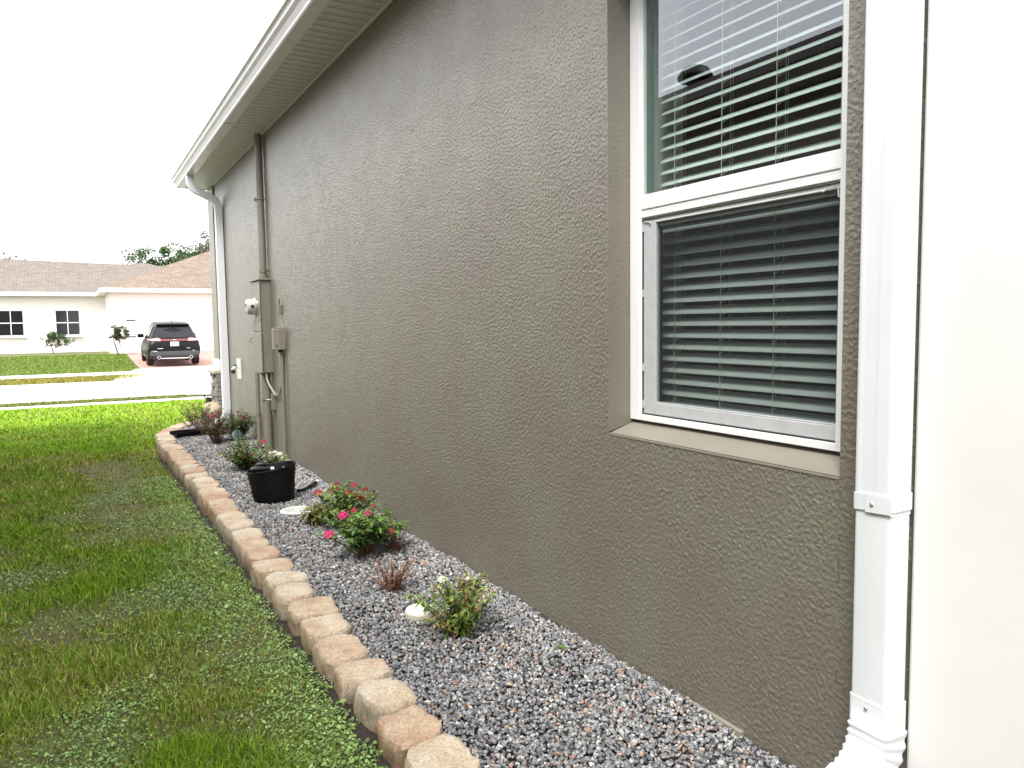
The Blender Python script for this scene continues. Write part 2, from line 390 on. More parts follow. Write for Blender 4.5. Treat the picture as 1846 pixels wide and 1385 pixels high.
mb.box(X0+.034, X0+.056, 2.225, 2.2425, 1.703, 2.40); mb.obj('sash_stile', mat('sash_dark', (.12, .17, .15), .4), win)
mb = MB(); mb.add([(X0+.018, 1.395, 1.70), (X0+.018, 2.236, 1.70), (X0+.018, 2.236, 2.40), (X0+.018, 1.395, 2.40)], [(0, 1, 2, 3)])
mb.obj('upper_pane', M['glass'], win)
mb = MB(); mb.add([(X0+.062, 1.37, .92), (X0+.062, 2.19, .92), (X0+.062, 2.19, 1.62), (X0+.062, 1.37, 1.62)], [(0, 1, 2, 3)])
mb.obj('lower_pane', M['glass_low'], win)
# lower sash grey frame of the insect screen
mb = MB(); sx0 = X0+.012; sx1 = X0+.034
mb.box(sx0, sx1, 2.166, 2.232, .910, 1.617)
mb.box(sx0, sx1, 1.397, 1.402, .910, 1.617)
mb.box(sx0, sx1, 1.402, 2.166, .910, .952)
mb.box(sx0+.012, sx1, 1.402, 2.166, 1.585, 1.617)
mb.box(sx0+.003, sx0+.008, 1.402, 2.166, .952, .958)
mb.obj('screen_frame', M['greyframe'], win, bevel=.002)
mb = MB(); mb.box(sx0-.004, sx0+.002, 1.396, 2.238, 1.6135, 1.6165); mb.box(sx0-.003, sx0+.003, 2.233, 2.238, .912, 1.613)
mb.box(sx0-.003, sx0+.004, 1.402, 2.236, .9065, .9098)
mb.box(sx1-.002, sx1+.002, 2.155, 2.166, .952, 1.60)
mb.obj('window_seal', M['seal'], win)
mb = MB()
for zc in (1.35, 1.08, 1.585, .945):
    MB().box(sx0-.006, sx0-.001, 2.226, 2.235, zc-.014, zc+.014).obj('screen_clip', M['greyframe'], win)
for pp in ([(sx0-.006, 2.185, 1.598), (sx0-.004, 2.20, 1.604), (sx0-.003, 2.228, 1.606), (sx0-.004, 2.231, 1.575)], [(sx0-.006, 1.455, 1.596), (sx0-.004, 1.44, 1.604), (sx0-.003, 1.408, 1.607), (sx0-.004, 1.404, 1.575)]):
    MB().tube(pp, .0024, 6).obj('corner_spring', M['greyframe'], win)
mb = MB(); mb.add([(sx0+.010, 1.40, .95), (sx0+.010, 2.167, .95), (sx0+.010, 2.167, 1.60), (sx0+.010, 1.40, 1.60)], [(0, 1, 2, 3)])
mb.obj('insect_screen', M['screen'], win)
# interior return and dark room
mb = MB()
mb.box(.162, .34, 2.285, 2.30, .86, 2.5); mb.box(.162, .34, 1.29, 1.305, .86, 2.5); mb.box(.162, .34, 1.29, 2.30, .86, .885); mb.box(.162, .34, 1.29, 2.30, 2.46, 2.5)
mb.obj('interior_return', M['drywall'], win)
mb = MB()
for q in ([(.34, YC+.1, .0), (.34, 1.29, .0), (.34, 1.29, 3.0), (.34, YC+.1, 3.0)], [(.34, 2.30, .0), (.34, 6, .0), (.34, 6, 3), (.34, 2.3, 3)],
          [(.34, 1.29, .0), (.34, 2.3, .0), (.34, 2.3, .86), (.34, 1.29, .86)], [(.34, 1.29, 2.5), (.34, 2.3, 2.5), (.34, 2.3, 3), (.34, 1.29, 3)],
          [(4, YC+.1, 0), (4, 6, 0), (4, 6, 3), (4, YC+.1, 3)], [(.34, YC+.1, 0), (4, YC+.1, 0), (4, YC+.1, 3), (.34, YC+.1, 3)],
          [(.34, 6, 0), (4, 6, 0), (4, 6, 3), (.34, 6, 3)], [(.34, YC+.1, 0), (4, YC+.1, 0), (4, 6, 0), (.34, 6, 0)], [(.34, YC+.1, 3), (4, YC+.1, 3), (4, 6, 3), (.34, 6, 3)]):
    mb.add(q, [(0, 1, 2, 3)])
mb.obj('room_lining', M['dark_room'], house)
# eave: soffit, fascia, gutter, roof
GY1 = 11.42
def soffit_panel(x0, x1, y0, y1, z, axis='x', pitch=.102):
    """ribbed vinyl panels: grooves run across the overhang"""
    vs = []; mb = MB(); y = y0; prof = []
    while y < y1:
        prof += [(y, 0), (y+.004, .006), (y+.011, .006), (y+.015, 0)]
        y += pitch
    prof.append((y1, 0))
    n = len(prof)
    mb.v = [(x0, a, z+b) for a, b in prof]+[(x1, a, z+b) for a, b in prof]
    mb.f = [(i, i+1, n+i+1, n+i) for i in range(n-1)]
    return mb
def soffit_mat():
    m = bpy.data.materials.new('vented_soffit'); m.use_nodes = True; nt = m.node_tree; b = nt.nodes['Principled BSDF']; L = nt.links.new
    tc = N(nt, 'ShaderNodeTexCoord'); sp = N(nt, 'ShaderNodeSeparateXYZ'); L(tc.outputs['Object'], sp.inputs[0])
    def cell(o, per, duty):
        a = N(nt, 'ShaderNodeMath', operation='MULTIPLY'); a.inputs[1].default_value = 1/per; L(o, a.inputs[0])
        f = N(nt, 'ShaderNodeMath', operation='FRACT'); L(a.outputs[0], f.inputs[0])
        c = N(nt, 'ShaderNodeMath', operation='LESS_THAN'); c.inputs[1].default_value = duty; L(f.outputs[0], c.inputs[0]); return c.outputs[0]
    a = cell(sp.outputs['Y'], .017, .40); b_ = cell(sp.outputs['X'], .016, .34); c_ = cell(sp.outputs['Y'], .102, .68)
    m1 = N(nt, 'ShaderNodeMath', operation='MULTIPLY'); L(a, m1.inputs[0]); L(b_, m1.inputs[1])
    m2 = N(nt, 'ShaderNodeMath', operation='MULTIPLY'); L(m1.outputs[0], m2.inputs[0]); L(c_, m2.inputs[1])
    mx = N(nt, 'ShaderNodeMix', data_type='RGBA'); mx.inputs[6].default_value = (.72, .72, .69, 1); mx.inputs[7].default_value = (.09, .09, .08, 1)
    L(m2.outputs[0], mx.inputs[0]); L(mx.outputs[2], b.inputs['Base Color']); b.inputs['Roughness'].default_value = .5
    return m
M['soffit_vent'] = soffit_mat()
soffit_panel(-.322, -.0, -2, GY1-.02, EZ).obj('soffit', M['soffit_vent'], house)
mb = MB(); mb.box(-.022, -.002, -2, HY1, EZ-.012, EZ-.0015); mb.box(-.345, -.322, -2, GY1-.02, EZ-.008, EZ+.16)
mb.obj('soffit_trim', M['soffit'], house, bevel=.003)
mb = MB(); 
# K style gutter, profile in x,z
prof = [(-.325, EZ+.125), (-.325, EZ-.012), (-.415, EZ-.012), (-.423, EZ-.004), (-.423, EZ+.012), (-.440, EZ+.045), (-.462, EZ+.062), (-.465, EZ+.092), (-.472, EZ+.098), (-.485, EZ+.100), (-.485, EZ+.118), (-.470, EZ+.122)]
ring = lambda y: [Vector((x-.005*0, y, z)) for x, z in prof]
mb.loft([ring(-2), ring(GY1)], cap=True); mb.obj('gutter', M['gutter'], house)
mb = MB()
for yy in (1.4, 4.5, 7.6, 10.2):
    MB().box(-.424, -.322, yy, yy+.004, EZ-.014, EZ-.011).obj('gutter_seam', M['seal'], house)
mb = MB()   # front return soffit and fascia along the front
mb.box(-.322, 9.4, GY1-.02, GY1, EZ-.008, EZ+.16); mb.box(0, 9.4, HY1, GY1-.02, EZ-.002, EZ+.01)
mb.obj('fascia', M['soffit'], house)
mb = MB()
t = .42
mb.add([(-.36, -2, EZ+.14), (-.36, GY1+.03, EZ+.14), (4.6, GY1-4.9, EZ+.14+4.96*t), (4.6, -2, EZ+.14+4.96*t),
        (9.6, -2, EZ+.14), (9.6, GY1+.03, EZ+.14)], [(0, 1, 2, 3), (3, 2, 5, 4), (1, 5, 2), (0, 3, 4), (0, 4, 5, 1)])
mb.obj('roof', M['shingle'], house)
# footing ledge that peeps out of the gravel
mb = MB(); mb.box(-.016, .0-.001, 1.62, 1.84, -.2, .004); mb.obj('footing', mat('old_concrete', (.25, .23, .19), .9, var=.2), house)

# white porch column at the near corner
pc = wthing('porch_column', (.13, .9, 0), 'smooth white square porch column beyond the near downspout', 'column')
MB().box(-.0145, .29, .70, YC-.006, -.5, EZ).obj('shaft', mat('column_white', (.78, .78, .77), .4, var=.05, vscale=1.6, bump=.08, bscale=30), pc, bevel=.008)
MB().box(-.02, .31, .68, YC-.002, -.5, -.02).obj('base_trim', M['white'], pc, bevel=.006)

# front stone pillar
sp_ = wthing('stone_pillar', (.1, 11.2, -.2), 'stone veneer pier with pale cap at the front corner of the house', 'pillar')
mb = MB(); mb.box(-.028, .5, HY1+.004, HY1+.42, -.3, EZ-.003); mb.obj('stucco_shaft', M['stucco_smooth'], sp_)
mb = MB(); mb.box(-.045, .52, HY1-.01, HY1+.44, .665, .81); mb.obj('plinth', M['garage_wall'], sp_, bevel=.006)
mb = MB(); mb.box(-.115, .56, HY1-.03, HY1+.5, .615, .665); mb.obj('cap', mat('cap_stone', (.42, .37, .30), .8, var=.15, vscale=20, bump=.3), sp_, bevel=.012)
rnd = random.Random(5); mb = MB(); z = -.3
while z < .60:
    h = rnd.uniform(.05, .10); y = HY1-.02
    if z+h > .615: h = .615-z
    while y < HY1+.46:
        l = rnd.uniform(.08, .2); o_ = rnd.uniform(0, .03)
        mb.box(-.065-o_, .5, y, min(y+l, HY1+.47)-.004, z+.003, z+h-.003); y += l
    z += h
mb.obj('stone_veneer', mat('ledge_stone', (.17, .165, .16), .9, col2=(.30, .27, .25), vscale=9, bump=.6, bscale=50, bdist=.01), sp_, bevel=.006)

# ------------------------------------------------------------------ downspouts
def rect_section(cx, cy, hx, hy, r, flute=0, n=4):
    pts = []
    for sx, sy, a0 in ((1, 1, 0), (-1, 1, 90), (-1, -1, 180), (1, -1, 270)):
        for k in range(n+1):
            a = R(a0+90*k/n); pts.append((cx+sx*(hx-r)+r*math.cos(a), cy+sy*(hy-r)+r*math.sin(a)))
        if sx == -1 and sy == 1 and flute:     # run down the -x face
            for k in range(1, 12):
                yy = cy+(hy-r)-(2*(hy-r))*k/12; pts.append((cx-hx+(flute if k in (2, 4, 6) else 0), yy))
        if sx == -1 and sy == -1 and flute:
            for k in range(1, 10):
                xx = cx-hx+r+2*(hx-r)*k/10; pts.append((xx, cy-hy+(flute if k % 3 == 2 else 0)))
    return pts
DX, DY = -.056, 1.141
ds = wthing('downspout', (DX, DY, 0), 'wide white metal downspout at the near corner right of the window', 'downspout', 'white downspouts')
mb = MB(); s1 = rect_section(DX, DY, .040, .051, .012, .0018)
mb.loft([[Vector((x, y, z)) for x, y in s1] for z in (.79, 3.2)]); mb.obj('upper_pipe', M['alu'], ds, smooth=True)
mb = MB(); s1 = rect_section(DX, DY, .0385, .0495, .012)
mb.loft([[Vector((x, y, z)) for x, y in s1] for z in (.26, .80)]); mb.obj('lower_pipe', M['alu'], ds, smooth=True)
mb = MB()
s1 = rect_section(DX, DY, .0425, .0535, .013)
mb.loft([[Vector((x, y, z-.004*(y-DY)/.05)) for x, y in s1] for z in (.797, .836)])
mb.add([(-.1005, 1.155, .792), (-.1005, 1.09, .796), (-.1005, 1.09, .832), (-.1005, 1.155, .836), (-.097, 1.155, .792), (-.097, 1.09, .796), (-.097, 1.09, .832), (-.097, 1.155, .836)], [(0,1,2,3),(4,5,6,7),(0,1,5,4),(0,4,7,3)])
mb.obj('strap', M['alu'], ds, smooth=True)
mb = MB()
for yy, zz, xx in ((1.137, .813, -.1005), (1.141, .315, -.0995)):
    MB().lathe((xx, yy, zz), [(.0048, -.001), (.0048, .002), (.0035, .0035), (.001, .004)], 14, M=Matrix.Rotation(-PI/2, 4, 'Y')).obj('screw', M['silver'], ds, smooth=True)
mb = MB(); s1 = [(x-DX, y-DY) for x, y in rect_section(DX, DY, .0415, .0525, .013)]
rings = []
for z in (.332, .262): rings.append([Vector((DX+a, DY+b, z)) for a, b in s1])
# pleated curve outward (-x)
cxx, czz, rad = DX-.135, .258, .135; nple = 6; ang0, ang1 = 0, 68
for i in range(nple*4+1):
    a = R(ang0+(ang1-ang0)*i/(nple*4)); g = 1.0+(0.05 if (i//2) % 2 == 0 else .0)+(.02 if i % 4 == 0 else 0)
    rings.append([Vector((cxx+(rad+p*g)*math.cos(a), DY+q*g, czz-(rad+p*g)*math.sin(a))) for p, q in s1])
a = R(ang1); last = rings[-1]
tdir = Vector((-math.sin(a), 0, -math.cos(a)))
rings.append([v+tdir*.004 for v in last]); rings.append([v+tdir*.17 for v in rings[-1]])
mb.loft(rings); mb.obj('elbow', M['alu'], ds, smooth=True)

fy = 10.40; fx = -.053
ds2 = wthing('downspout', (fx, fy, 0), 'far white downspout curving from the gutter end at the front corner', 'downspout', 'white downspouts')
sec = [(x-0, y-0) for x, y in rect_section(0, 0, .046, .04, .01, .002)]
def sweep(path, sec):
    rings = []
    for i, p in enumerate(path):
        t = (Vector(path[min(i+1, len(path)-1)])-Vector(path[max(i-1, 0)])).normalized()
        n_ = Vector((-t.z, 0, t.x))*-1
        if n_.length < 1e-6: n_ = Vector((1, 0, 0))
        n_.normalize()
        if n_.x < 0: n_ = -n_
        rings.append([Vector(p)+n_*a+Vector((0, 1, 0))*b for a, b in sec])
    return rings
pth = [(-.372, fy, 3.125), (-.372, fy, 3.07), (-.368, fy, 3.02), (-.345, fy, 2.975), (-.30, fy, 2.94), (-.22, fy, 2.905), (-.14, fy, 2.87), (-.09, fy, 2.835), (-.062, fy, 2.78), (-.053, fy, 2.72), (-.053, fy, 2.4), (-.053, fy, .60)]
MB().loft(sweep(pth, sec)).obj('upper_pipe', M['alu'], ds2, smooth=True)
sec2 = [(a*1.06, b*1.06) for a, b in rect_section(0, 0, .046, .04, .01)]
MB().loft(sweep([(-.053, fy, .62), (-.053, fy, .18), (-.06, fy, .12), (-.085, fy, .07), (-.13, fy, .035), (-.20, fy, .01)], sec2)).obj('elbow', M['alu'], ds2, smooth=True)

# ------------------------------------------------------------------ blind
bl = wthing('window_blind', (.235, 1.8, .9), 'white horizontal slat blind hanging behind the window glass', 'blind')
mb = MB(); z = .945; ti = R(33)
while z < 2.42:
    pr = []
    for k in range(7):
        u = -1+2*k/6.; pr.append((u*.025, .0022*(1-u*u)))
    top = []; bot = []
    for u, c in pr:
        x = .232+u*math.cos(ti)-c*math.sin(ti); zz = z+u*math.sin(ti)+c*math.cos(ti)
        top.append((x, zz+.0012)); bot.append((x, zz-.0012))
    prf = top+bot[::-1]
    mb.loft([[Vector((x, y, zz)) for x, zz in prf] for y in (1.325, 2.262)]); z += .0428
mb.obj('slats', M['blind'], bl, smooth=True)
mb = MB()
rr = random.Random(3)
for yc in (2.176, 1.944, 1.713, 1.48):
    mb.tube([(.207, yc, .91), (.207, yc, 2.43)], .0009, 5); mb.tube([(.258, yc, .91), (.258, yc, 2.43)], .0007, 5)
    mb.tube([(.234, yc-.012, .91), (.234, yc-.012, 2.43)], .0006, 5)
    z = .940
    while z < 2.4:
        mb.tube([(.207, yc-.006, z-.018), (.258, yc-.006, z+.012)], .0005, 4); z += .0428
mb.obj('cords', M['cord'], bl)
mb = MB().box(.205, .262, 1.32, 2.265, 2.41, 2.455); mb.obj('headrail', M['blind'], bl)
mb = MB().box(.212, .258, 1.325, 2.262, .905, .918); mb.obj('bottom_rail', M['blind'], bl)

# ------------------------------------------------------------------ wall-mounted services
mc = wthing('electric_meter_box', (-.05, 8.03, .78), 'tall taupe electric meter cabinet on the wall with round meter', 'meter box')
mb = MB(); mb.box(-.100, -.001, 7.85, 8.245, .79, 1.70); mb.obj('cabinet', M['taupe'], mc, bevel=.004)
mb = MB(); mb.box(-.112, -.1005, 7.838, 8.252, .785, 1.19); mb.box(-.110, -.1005, 7.842, 8.25, 1.20, 1.695); mb.obj('cover', M['taupe'], mc, bevel=.004)
mb = MB(); mb.box(-.128, -.001, 7.832, 8.262, 1.702, 1.716); mb.obj('rain_lid', M['taupe'], mc, bevel=.003)
mb = MB(); Mx = Matrix.Rotation(-PI/2, 4, 'Y')
mb.lathe((-.110, 8.05, 1.447), [(.092, 0), (.092, .012), (.086, .018)], 28, M=Mx); ring_o = mb.obj('meter_ring', M['silver'], mc, smooth=True)
mb = MB(); mb.lathe((-.128, 8.05, 1.447), [(.080, 0), (.079, .05), (.074, .068), (.060, .076), (.02, .078)], 28, M=Mx); mo = mb.obj('meter', M['meter_glass'], mc, smooth=True)
MB().box(-.172, -.140, 7.966, 7.9705, 1.437, 1.462).obj('meter_port', M['black'], mo); MB().box(-.2075, -.205, 8.02, 8.08, 1.44, 1.475).obj('meter_display', M['black'], mo)
mb = MB(); mb.cyl((-.13, 7.99, 1.335), (0, 0, 1), .012, .03, 10); mb.box(-.15, -.118, 7.975, 8.0, 1.315, 1.335); mb.tube([(-.13, 7.985, 1.325), (-.12, 7.90, 1.318), (-.112, 7.84, 1.32)], .003, 6)
mb.obj('lock', M['silver'], mc)
mb = MB(); mb.box(-.125, -.112, 7.85, 7.88, .775, .79); mb.obj('latch', M['black'], mc)

ms = wthing('conduit_mast', (-.045, 7.95, 1.7), 'thick taupe conduit rising from the meter cabinet to the soffit', 'conduit')
mb = MB().tube([(-.045, 7.955, 1.73), (-.045, 7.955, EZ-.002)], .036, 16); mb.obj('pipe', M['taupe'], ms, smooth=True)
mb = MB()
for z in (1.745, 1.80): mb.cyl((-.045, 7.955, z-.015), (0, 0, 1), .042, .028, 16)
mb.box(-.075, -.01, 7.91, 8.0, 1.716, 1.73)
mb.obj('coupling', M['taupe'], ms, smooth=True)
mb = MB(); mb.tube([(-.045+.038*math.cos(a), 7.955+.038*math.sin(a), 2.50) for a in [k*2*PI/12 for k in range(13)]], .006, 6, cap=False)
mb.box(-.10, -.06, 7.955, 7.975, 2.49, 2.51); mb.cyl((-.095, 7.965, 2.48), (0, 0, 1), .012, .035, 8); mb.obj('pipe_clamp', M['taupe'], ms)
for (x, y, r, lab) in ((-.128, 8.02, .022, 'slim taupe conduit under the meter cabinet, the left one of two'), (-.055, 7.95, .044, 'thick taupe conduit under the meter cabinet, the right one of two')):
    t_ = wthing('conduit_pipe', (x, y, 0), lab, 'conduit', 'conduits below the meter cabinet')
    MB().tube([(x, y, -.05), (x, y, .788)], r, 16).obj('pipe', M['taupe'], t_, smooth=True)
    if r < .03: MB().tube([(x, y, .36), (x, y, .375)], r+.005, 14).obj('coupling', M['taupe'], t_, smooth=True)
    else: MB().tube([(x, y, .505), (x, y, .52)], r+.004, 16).obj('clamp', M['brass'], t_, smooth=True)
gb = wthing('grounding_box', (-.01, 7.80, .49), 'small taupe grounding box with pale connector beside the thick conduit', 'utility box')
MB().box(-.045, -.001, 7.775, 7.815, .42, .575).obj('box', M['taupe'], gb, bevel=.004)
MB().tube([(-.075, 7.86, .513), (-.028, 7.80, .518)], .014, 12).obj('connector', M['silver'], gb, smooth=True)
MB().tube([(-.03, 7.79, .42), (-.012, 7.79, .3), (-.018, 7.79, .12), (-.02, 7.79, .0)], .003, 6).obj('wire', M['taupe'], gb)

ub = wthing('utility_box', (-.05, 7.36, 1.13), 'taupe plastic utility box with faceted cover right of the meter cabinet', 'utility box')
mb = MB(); pr = [(0-.001, 7.28), (-.06, 7.285), (-.09, 7.31), (-.104, 7.34), (-.104, 7.40), (-.085, 7.43), (-.001, 7.435)]
mb.loft([[Vector((x, y, z)) for x, y in pr] for z in (1.03, 1.222)]); mb.obj('cover', M['taupe'], ub, bevel=.004)
mb = MB(); mb.loft([[Vector((x*.9, 7.357+(y-7.357)*.9, z)) for x, y in pr] for z in (1.222, 1.235)]); mb.obj('lid', M['taupe'], ub, bevel=.003)
MB().cyl((-.082, 7.303, 1.075), (-.7, -.7, 0), .008, .01, 10).obj('screw', M['silver'], ub)
MB().cyl((-.045, 7.34, 1.005), (0, 0, 1), .02, .026, 10).obj('gland', M['black'], ub)
cp = wthing('conduit_pipe', (-.03, 7.34, 0), 'slim taupe conduit running from the utility box down into the gravel', 'conduit')
MB().tube([(-.03, 7.34, -.05), (-.03, 7.34, 1.005)], .017, 12).obj('pipe', M['taupe'], cp, smooth=True)
cc = wthing('cable_sweep', (-.05, 7.6, .7), 'curved grey cable looping from the meter cabinet to the slim conduit', 'cable')
MB().tube([(-.07, 7.87, .79), (-.065, 7.86, .72), (-.05, 7.80, .655), (-.035, 7.70, .60), (-.03, 7.60, .575), (-.025, 7.52, .60), (-.02, 7.46, .68), (-.015, 7.42, .80), (-.012, 7.40, .95), (-.012, 7.385, 1.03)], .010, 8).obj('cable', mat('grey_conduit', (.30, .29, .26), .5), cc, smooth=True)
MB().tube([(-.035, 7.68, .593), (-.031, 7.61, .576)], .016, 10).obj('fitting', M['taupe'], cc)
sn = wthing('wall_sensor', (-.02, 7.40, 1.4), 'small taupe sensor box with stubby antenna high on the wall', 'sensor')
MB().box(-.034, -.001, 7.385, 7.425, 1.365, 1.45).obj('housing', M['taupe'], sn, bevel=.003)
MB().tube([(-.02, 7.41, 1.45), (-.02, 7.41, 1.505)], .004, 6).obj('antenna', M['black'], sn)
MB().tube([(-.01, 7.40, 1.365), (-.008, 7.385, 1.31), (-.012, 7.36, 1.26), (-.006, 7.27, 1.21), (-.008, 7.262, 1.12), (-.02, 7.265, 1.04), (-.03, 7.30, 1.0)], .0035, 6).obj('wire', M['taupe'], sn)

hb = wthing('hose_faucet', (-.03, 9.63, .74), 'white wall plate with hose tap and black handle near the far corner', 'faucet')
MB().box(-.022, -.001, 9.555, 9.745, .625, .865).obj('plate', M['pvc'], hb, bevel=.003)
MB().tube([(-.02, 9.65, .765), (-.07, 9.65, .765), (-.085, 9.65, .745), (-.095, 9.65, .71)], [.014, .014, .015, .012], 10).obj('spout', M['pvc'], hb, smooth=True)
MB().cyl((-.075, 9.65, .735), (-.4, 0, -1), .026, .045, 12).cyl((-.045, 9.63, .78), (-.6, -.6, .3), .010, .04, 8).obj('handle', M['black'], hb)
cw = wthing('wire_loop', (-.02, 8.7, 1.1), 'thin dark loop of wire sticking out of the wall left of the cabinet', 'wire')
MB().tube([(0, 8.62, 1.075), (-.03, 8.68, 1.075), (-.05, 8.74, 1.085), (-.04, 8.72, 1.115), (-.01, 8.65, 1.135)], .003, 6).cyl((0, 8.62, 1.16), (-1, 0, 0), .009, .02, 8).obj('wire', M['black'], cw)

# ------------------------------------------------------------------ edging blocks
def block_mat():
    m = bpy.data.materials.new('tumbled_block'); m.use_nodes = True; nt = m.node_tree; b = nt.nodes['Principled BSDF']; L = nt.links.new
    tc = N(nt, 'ShaderNodeTexCoord'); oi = N(nt, 'ShaderNodeObjectInfo')
    mp = N(nt, 'ShaderNodeMapping'); L(tc.outputs['Object'], mp.inputs[0])
    mul = N(nt, 'ShaderNodeMath', operation='MULTIPLY'); mul.inputs[1].default_value = 50; L(oi.outputs['Random'], mul.inputs[0])
    cb = N(nt, 'ShaderNodeCombineXYZ'); L(mul.outputs[0], cb.inputs[0]); L(mul.outputs[0], cb.inputs[1]); L(cb.outputs[0], mp.inputs['Location'])
    n = N(nt, 'ShaderNodeTexNoise'); n.inputs['Scale'].default_value = 9; n.inputs['Detail'].default_value = 6; n.inputs['Roughness'].default_value = .65; L(mp.outputs[0], n.inputs[0])
    cr = N(nt, 'ShaderNodeValToRGB'); e = cr.color_ramp.elements; e[0].position = .3; e[0].color = (.41, .27, .18, 1); e[1].position = .70; e[1].color = (.57, .50, .40, 1)
    k = e.new(.5); k.color = (.51, .395, .28, 1)
    L(n.outputs['Fac'], cr.inputs[0])
    mr = N(nt, 'ShaderNodeMapRange'); mr.inputs[3].default_value = -.17; mr.inputs[4].default_value = .17; L(oi.outputs['Random'], mr.inputs[0])
    ad = N(nt, 'ShaderNodeMath', operation='ADD'); L(n.outputs['Fac'], ad.inputs[0]); L(mr.outputs[0], ad.inputs[1]); L(ad.outputs[0], cr.inputs[0])
    n2 = N(nt, 'ShaderNodeTexNoise'); n2.inputs['Scale'].default_value = 110; n2.inputs['Detail'].default_value = 3; L(mp.outputs[0], n2.inputs[0])
    r2_ = N(nt, 'ShaderNodeMapRange'); r2_.inputs[1].default_value = .3; r2_.inputs[2].default_value = .7; r2_.inputs[3].default_value = .72; r2_.inputs[4].default_value = 1.22; L(n2.outputs['Fac'], r2_.inputs[0])
    h = N(nt, 'ShaderNodeHueSaturation'); L(r2_.outputs[0], h.inputs['Value']); L(cr.outputs[0], h.inputs['Color'])
    # shade of the block sides painted into the colour, darkest at the foot
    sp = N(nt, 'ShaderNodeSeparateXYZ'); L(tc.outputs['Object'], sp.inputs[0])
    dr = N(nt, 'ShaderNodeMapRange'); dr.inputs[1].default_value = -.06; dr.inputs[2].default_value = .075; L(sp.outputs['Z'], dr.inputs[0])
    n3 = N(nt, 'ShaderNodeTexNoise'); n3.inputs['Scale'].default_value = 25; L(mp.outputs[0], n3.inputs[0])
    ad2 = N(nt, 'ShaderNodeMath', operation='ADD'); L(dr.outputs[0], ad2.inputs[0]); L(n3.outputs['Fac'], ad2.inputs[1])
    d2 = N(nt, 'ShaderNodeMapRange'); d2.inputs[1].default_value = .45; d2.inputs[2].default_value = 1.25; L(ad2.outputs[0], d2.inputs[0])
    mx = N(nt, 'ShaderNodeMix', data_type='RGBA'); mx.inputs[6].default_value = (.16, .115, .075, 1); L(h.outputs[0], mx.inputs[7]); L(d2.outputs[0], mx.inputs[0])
    L(mx.outputs[2], b.inputs['Base Color']); b.inputs['Roughness'].default_value = .9
    bp = N(nt, 'ShaderNodeBump'); bp.inputs['Strength'].default_value = .7; bp.inputs['Distance'].default_value = .004; L(n2.outputs['Fac'], bp.inputs['Height']); L(bp.outputs[0], b.inputs['Normal'])
    return m
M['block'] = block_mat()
def block_mesh(wy, dx, h, seed):
    bm = bmesh.new(); bmesh.ops.create_cube(bm, size=2); bmesh.ops.subdivide_edges(bm, edges=bm.edges, cuts=9, use_grid_fill=True)
    rn = random.Random(seed); off = Vector((seed*7.3, seed*3.1, 0)); tap = rn.uniform(.86, .97); sk = rn.uniform(-.07, .07); tilt = rn.uniform(-.05, .05)
    for v in bm.verts:
        p = v.co.copy(); q = Vector((abs(p.x), abs(p.y), abs(p.z)))
        # round edges : superellipsoid blend
        e = 9; l = (q.x**e+q.y**e+q.z**e)**(1/e); l2 = (q.x**5+q.y**5)**.2 or 1; p = p*(max(q)/l); kk = max(q.x, q.y)/l2; p.x *= kk; p.y *= kk
        n1 = mnoise.noise(p*1.6+off); n2 = mnoise.noise(p*4.5+off*2)
        p *= 1+n1*.075+n2*.04+mnoise.noise(p*9+off)*.015
        yy = p.y*(1 if p.x < 0 else 1-(1-tap)*p.x)+sk*p.x
        v.co = Vector((p.x*dx/2, yy*wy/2, p.z*h/2*(1 if p.z < 0 else 1+tilt*p.y+.05*n1)))
    me = bpy.data.meshes.new('edging_block'); bm.to_mesh(me); bm.free(); return me
ORD = ['first','second','third','fourth','fifth','sixth','seventh','eighth','ninth','tenth','eleventh','twelfth','thirteenth','fourteenth','fifteenth','sixteenth','seventeenth','eighteenth','nineteenth','twentieth']
TENS = {20: 'twenty', 30: 'thirty', 40: 'forty'}
def ordw(i):
    i += 1
    if i <= 20: return ORD[i-1]
    if i % 10 == 0: return {30: 'thirtieth', 40: 'fortieth'}[i]
    return TENS[i//10*10]+'-'+ORD[i % 10-1]
joints = [1.78, 2.02, 2.25, 2.49, 2.69, 2.95, 3.17, 3.40, 3.65, 3.88, 4.10, 4.32, 4.56, 4.80, 5.03]
while joints[-1] < 8.75: joints.append(joints[-1]+.235)
spots = [(-.877 if y < 7.4 else -.877-.03*(y-7.4)/1.2, (y+y2)/2, y2-y, 0) for y, y2 in zip(joints, joints[1:]) for _ in (0,)]
arc = [(-.905, 8.72), (-.90, 9.10), (-.87, 9.55), (-.79, 9.95), (-.66, 10.30), (-.48, 10.60), (-.26, 10.82), (-.02, 11.0), (.2, 11.1)]
def arc_at(s):
    for (a, b) in zip(arc, arc[1:]):
        l = math.dist(a, b)
        if s <= l: return (a[0]+(b[0]-a[0])*s/l, a[1]+(b[1]-a[1])*s/l, math.atan2(-(b[0]-a[0]), b[1]-a[1]))
        s -= l
    return None
s_ = joints[-1]-8.72+.118
while True:
    q = arc_at(s_)
    if q is None or q[0] > -.1: break
    spots.append((q[0], q[1], .235, q[2])); s_ += .228
nearby = [(1.9, 'at the bottom edge of the photo'), (2.6, 'beside open gravel'), (3.1, 'level with the white cap'), (3.6, 'level with the dry brown shrub'), (4.9, 'level with the red flowered shrubs'), (5.4, 'level with the drain grate'), (6.2, 'beside the black bucket'), (7.6, 'level with the green shrub'), (9.0, 'level with the green garden stake'), (9.6, 'touching the black trough'), (99, 'on the curve at the far end')]
rnd = random.Random(11)
